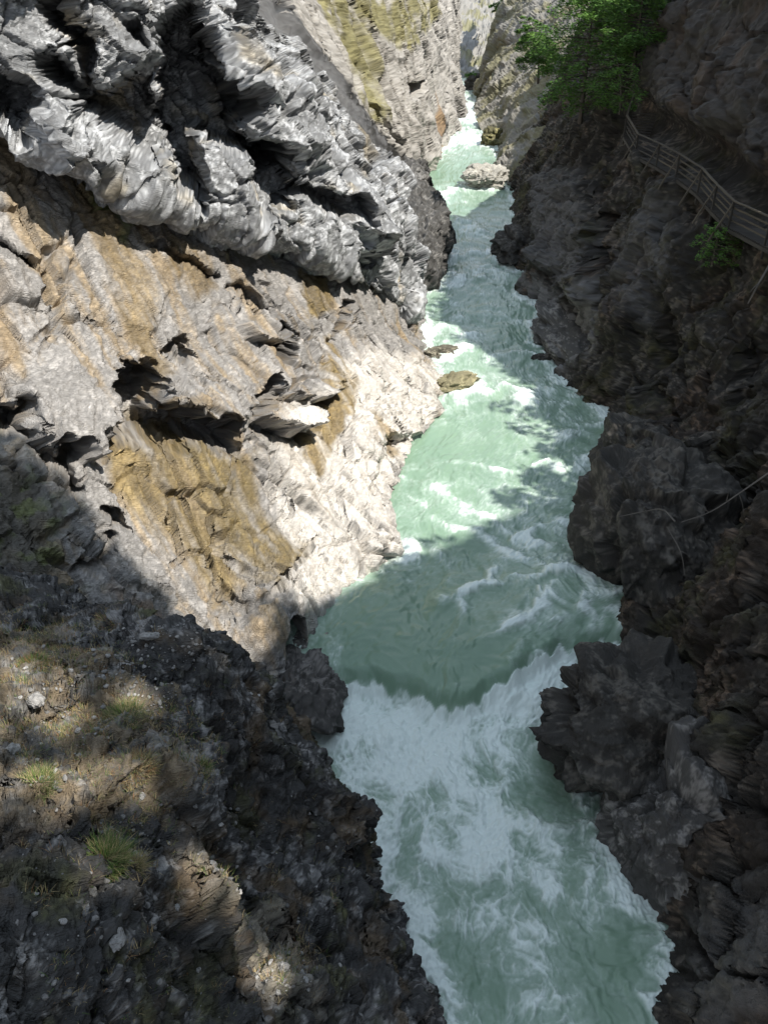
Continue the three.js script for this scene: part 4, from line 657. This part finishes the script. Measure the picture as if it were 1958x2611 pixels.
branch('thin bare branch hanging down the dark rock under the forked branch', [[8.13,7.74,-21.14], [8.46,7.24,-20.58], [8.54,6.74,-20.14]], .02, [[.5, [.3, -.2, .1]]]);

// ---------------------------------------------------------------- the wood on the rim above, out of the picture: its leaves shade the outcrop, its gaps let spots of sun through
{
  const L = leafBuilder(), holes = [[-6.46,10.44,-11.41], [-5.35,11.17,-9.18], [-7.34,10.05,-12.85], [-6.02,10.94,-10.12], [-4.42,10.02,-10.01], [-4.02,10.94,-7.76], [-3.33,8.72,-8.96], [-2.85,7.73,-9.15], [-2.01,6.5,-8.65], [-2.44,7.06,-8.67], [-3.53,8.94,-14.04], [-4.94,9.52,-12.35]], R = [1.0, .8, .6, .8, .4, .45, .5, .6, .5, .35, .25, .3];
  const gaps = holes.map((q, i) => [V(q), R[i]]), c = new THREE.Vector3(), d = new THREE.Vector3();
  let made = 0;
  while (made < 26000) {
    c.set(rr(18.5, 25), rr(39, 78), rr(-11, 24));
    if (c.z < -9.3 + .458 * (c.x - 20) + 1.2 * noise(c.y * .2, c.x * .3, 5)) continue;
    if (noise(c.x * .25, c.y * .25, c.z * .25) < -.25 || c.y > 74 - .35 * Math.max(0, -c.z) + 4 * noise(c.z * .3, 1, 2)) { made += .3; continue; }
    let open = false; for (const [q, r] of gaps) { d.copy(c).sub(q); const s = d.dot(SUN); if (d.addScaledVector(SUN, -s).length() < r + .2) { open = true; break; } }
    made++; if (!open || rnd() < .07) L.add(c.x, c.y, c.z, rr(.3, .6), .3, LEAF[Math.floor(rnd() * 3)]);
  }
  const w = walls.cliff_right;
  for (let i = 0; i < 10000; i++) {                       // bushes along the crest thin out upwards
    const { p } = onWall('cliff_right', rr(.25, .82), .878), y = (rnd() * rnd()) * 3;
    if (p.z > -12 || noise(p.z * .6, p.x * .6, 4) < -.15) continue;
    L.add(p.x + rr(-.5, .5), p.y + y, p.z + rr(-.5, .5), rr(.12, .3), .3, LEAF[Math.floor(rnd() * 3)]);
  }
  for (let i = 0; i < 9000; i++) {                       // small trees on the crest, loose enough to let light through
    const { p } = onWall('cliff_right', rr(.45, .72), .878), y = rnd() * 6.5;
    if (p.z > -14 || p.z < -38 || noise(p.z * .55 + 3, y * .5, 8) < .02 + y * .03) continue;
    L.add(p.x + rr(-.8, .8), p.y + y, p.z + rr(-.4, .4), rr(.15, .4), .3, LEAF[Math.floor(rnd() * 3)]);
  }
  tag(mesh('forest', L.geo(), leafMat), 'dense wood along the rim of the gorge', 'forest', null, 'stuff');
}

const shore = new Map();                                  // where rock meets the water, in half-metre cells
scene.updateMatrixWorld(true);
scene.traverse((o) => {
  if (!o.isMesh || !/slab|cliff|buttress|outcrop|boulder/.test(o.name)) return;
  const P = o.geometry.attributes.position, v = new THREE.Vector3();
  for (let i = 0; i < P.count; i += 2) { v.fromBufferAttribute(P, i).applyMatrix4(o.matrixWorld); if (Math.abs(v.y) < .2) { const k = Math.floor(v.x * 2) + ',' + Math.floor(v.z * 2); if (!shore.has(k)) shore.set(k, []); const c = shore.get(k); if (c.length < 40) c.push(v.x, v.z); } }
});
function toShore(x, z) { let d = 1; const X = Math.floor(x * 2), Z = Math.floor(z * 2); for (let i = -2; i <= 2; i++) for (let j = -2; j <= 2; j++) { const c = shore.get((X + i) + ',' + (Z + j)); if (c) for (let k = 0; k < c.length; k += 2) { const e = (c[k] - x) ** 2 + (c[k + 1] - z) ** 2; if (e < d) d = e; } } return Math.sqrt(d); }
(function river() {
  const zs = []; { let y = 2680; while (y > 196) { const a = (y - 1305.5) / 2261, t = 22 / (.5446 + .8387 * a); zs.push(-t * (.8387 - .5446 * a)); y -= 3.3 / DETAIL; } }
  const nu = Math.round(370 * DETAIL), nv = zs.length - 1, N = (nu + 1) * (nv + 1), pos = new Float32Array(N * 3), col = new Float32Array(N * 3), uv = new Float32Array(N * 2);
  const boxes = crests.map((c) => { const xs = c.q.map((p) => p[0]), ys = c.q.map((p) => p[1]), m = c.w * 3 + 1; return [Math.min(...xs) - m, Math.max(...xs) + m, Math.min(...ys) - m, Math.max(...ys) + m]; });
  for (let j = 0; j <= nv; j++) {
    const z = zs[j], l = lerpBank(bankL, z) - 1.6, r = lerpBank(bankR, z) + 2.2;
    for (let i = 0; i <= nu; i++) {
      const x = mix(l, r, i / nu), k = (j * (nu + 1) + i) * 3;
      const vx = x + .7 * noise(x * .45, z * .38, 1), vz = z + .8 * noise(x * .45, z * .38, 7);
      const wx = vx + .24 * noise(vx * 1.5, vz * 1.25, 3) + .08 * noise(vx * 4, vz * 3.4, 5), wz = vz + .28 * noise(vx * 1.5, vz * 1.25, 9) + .09 * noise(vx * 4, vz * 3.4, 11);
      let den = level(z) + .25 * fbm(x * .22, z * .13, 4, 3), h = 0;
      for (let c = 0; c < crests.length; c++) {
        const b = boxes[c]; if (x < b[0] || x > b[1] || z < b[2] || z > b[3]) continue;
        const f = crests[c], d = lineDist(mix(x, wx, .8), mix(z, wz, .8), f.q) / f.w, g = Math.exp(-d * d), v = clamp(.65 + .8 * noise(x * .8, z * .8, c));
        den += f.k * g * v; h += f.h * Math.exp(-d * d * .45) * v;
      }
      for (const [c, rad, s] of pools) { const d = ((x - c[0]) ** 2 + (z - c[1]) ** 2) / (rad * rad); if (d < 6) den -= s * .6 * Math.exp(-d); }
      { const d = z - lerpV(x) - .5 * noise(x * .9, z * .35, 2) - .22 * noise(x * 2.6, z * 1.6, 8); if (d > -4 && d < 8) den += d > 0 ? .85 * sstep(-.05, .2, d) * Math.exp(-d / 2.4) : -.4 * Math.exp(d / 1.4); }
      const edge = toShore(wx, wz); den += .5 * Math.exp(-edge * edge * 14);
      // foam: clots and a web of filaments, drawn out with the current
      const A = fbm(wx * .6, wz * .42, 5, 5, .62), W = ridged(wx * 1.15, wz * .8, 2.5, 4), Q = ridged(wx * 3.3, wz * 2.6, 8, 3), fine = noise(x * 8, z * 7, 3) + .6 * noise(x * 17, z * 15, 4);
      facet(wx * 1.1, wz * .85, 3.3, 0, 0); let web = 1 - sstep(0, .2, F21); facet(wx * 2.6, wz * 2.1, 5.1, 0, 0); web = Math.max(web, .75 * (1 - sstep(0, .24, F21)));
      const val = den + .75 * A + .5 * (W - .55) + .3 * (Q - .55) + .2 * (web - .35) + .16 * (ridged(wx * 7, wz * 5.6, 4, 2) - .55) + .1 * fine;
      const foam = clamp(.92 * sstep(.02, .6, val) + .03 * fine * sstep(0, .3, val)), veil = sstep(-.55, .35, val + .1 * fine);
      const chop = .16 + .3 * sstep(-.1, .3, level(z)); { const d = lerpV(x) + .5 * noise(x * .9, z * .35, 2) - z; if (d < 9) h += .75 * sstep(-.6, .5, d) * (1 - sstep(2, 9, d)); } h += chop * fbm(x * .4, z * .34, 11, 4) + chop * .35 * (ridged(wx * .5, wz * .42, 6, 2) - .6) + .07 * fbm(wx * 1.3, wz * 1.05, 2, 3) + .03 * noise(wx * 4, wz * 3.4, 6) + foam * (.07 + .05 * noise(x * 5, z * 4.6, 4) + .03 * noise(x * 12, z * 11, 4));
      pos[k] = x; pos[k + 1] = h; pos[k + 2] = z;
      const t = .5 + .5 * fbm(x * .3, z * .2, 17, 3), g = [mix(.17, .225, t) + veil * .13, mix(.27, .325, t) + veil * .13, mix(.195, .235, t) + veil * .14];
      col[k] = mix(g[0], .78, foam); col[k + 1] = mix(g[1], .87, foam); col[k + 2] = mix(g[2], .83, foam);
      uv[k / 3 * 2] = x; uv[k / 3 * 2 + 1] = z;
    }
  }
  const ix = new Uint32Array(nu * nv * 6); let t = 0;
  for (let j = 0; j < nv; j++) for (let i = 0; i < nu; i++) { const a = j * (nu + 1) + i, b = a + 1, c = a + nu + 1, d = c + 1; ix[t++] = a; ix[t++] = b; ix[t++] = d; ix[t++] = a; ix[t++] = d; ix[t++] = c; }
  const g = new THREE.BufferGeometry();
  g.setAttribute('position', new THREE.BufferAttribute(pos, 3)); g.setAttribute('color', new THREE.BufferAttribute(col, 3)); g.setAttribute('uv', new THREE.BufferAttribute(uv, 2));
  g.setIndex(new THREE.BufferAttribute(ix, 1)); g.computeVertexNormals();
  const m = mesh('river_water', g, waterMat); m.userData.kind = 'structure';
})();

renderer.render(scene, camera);
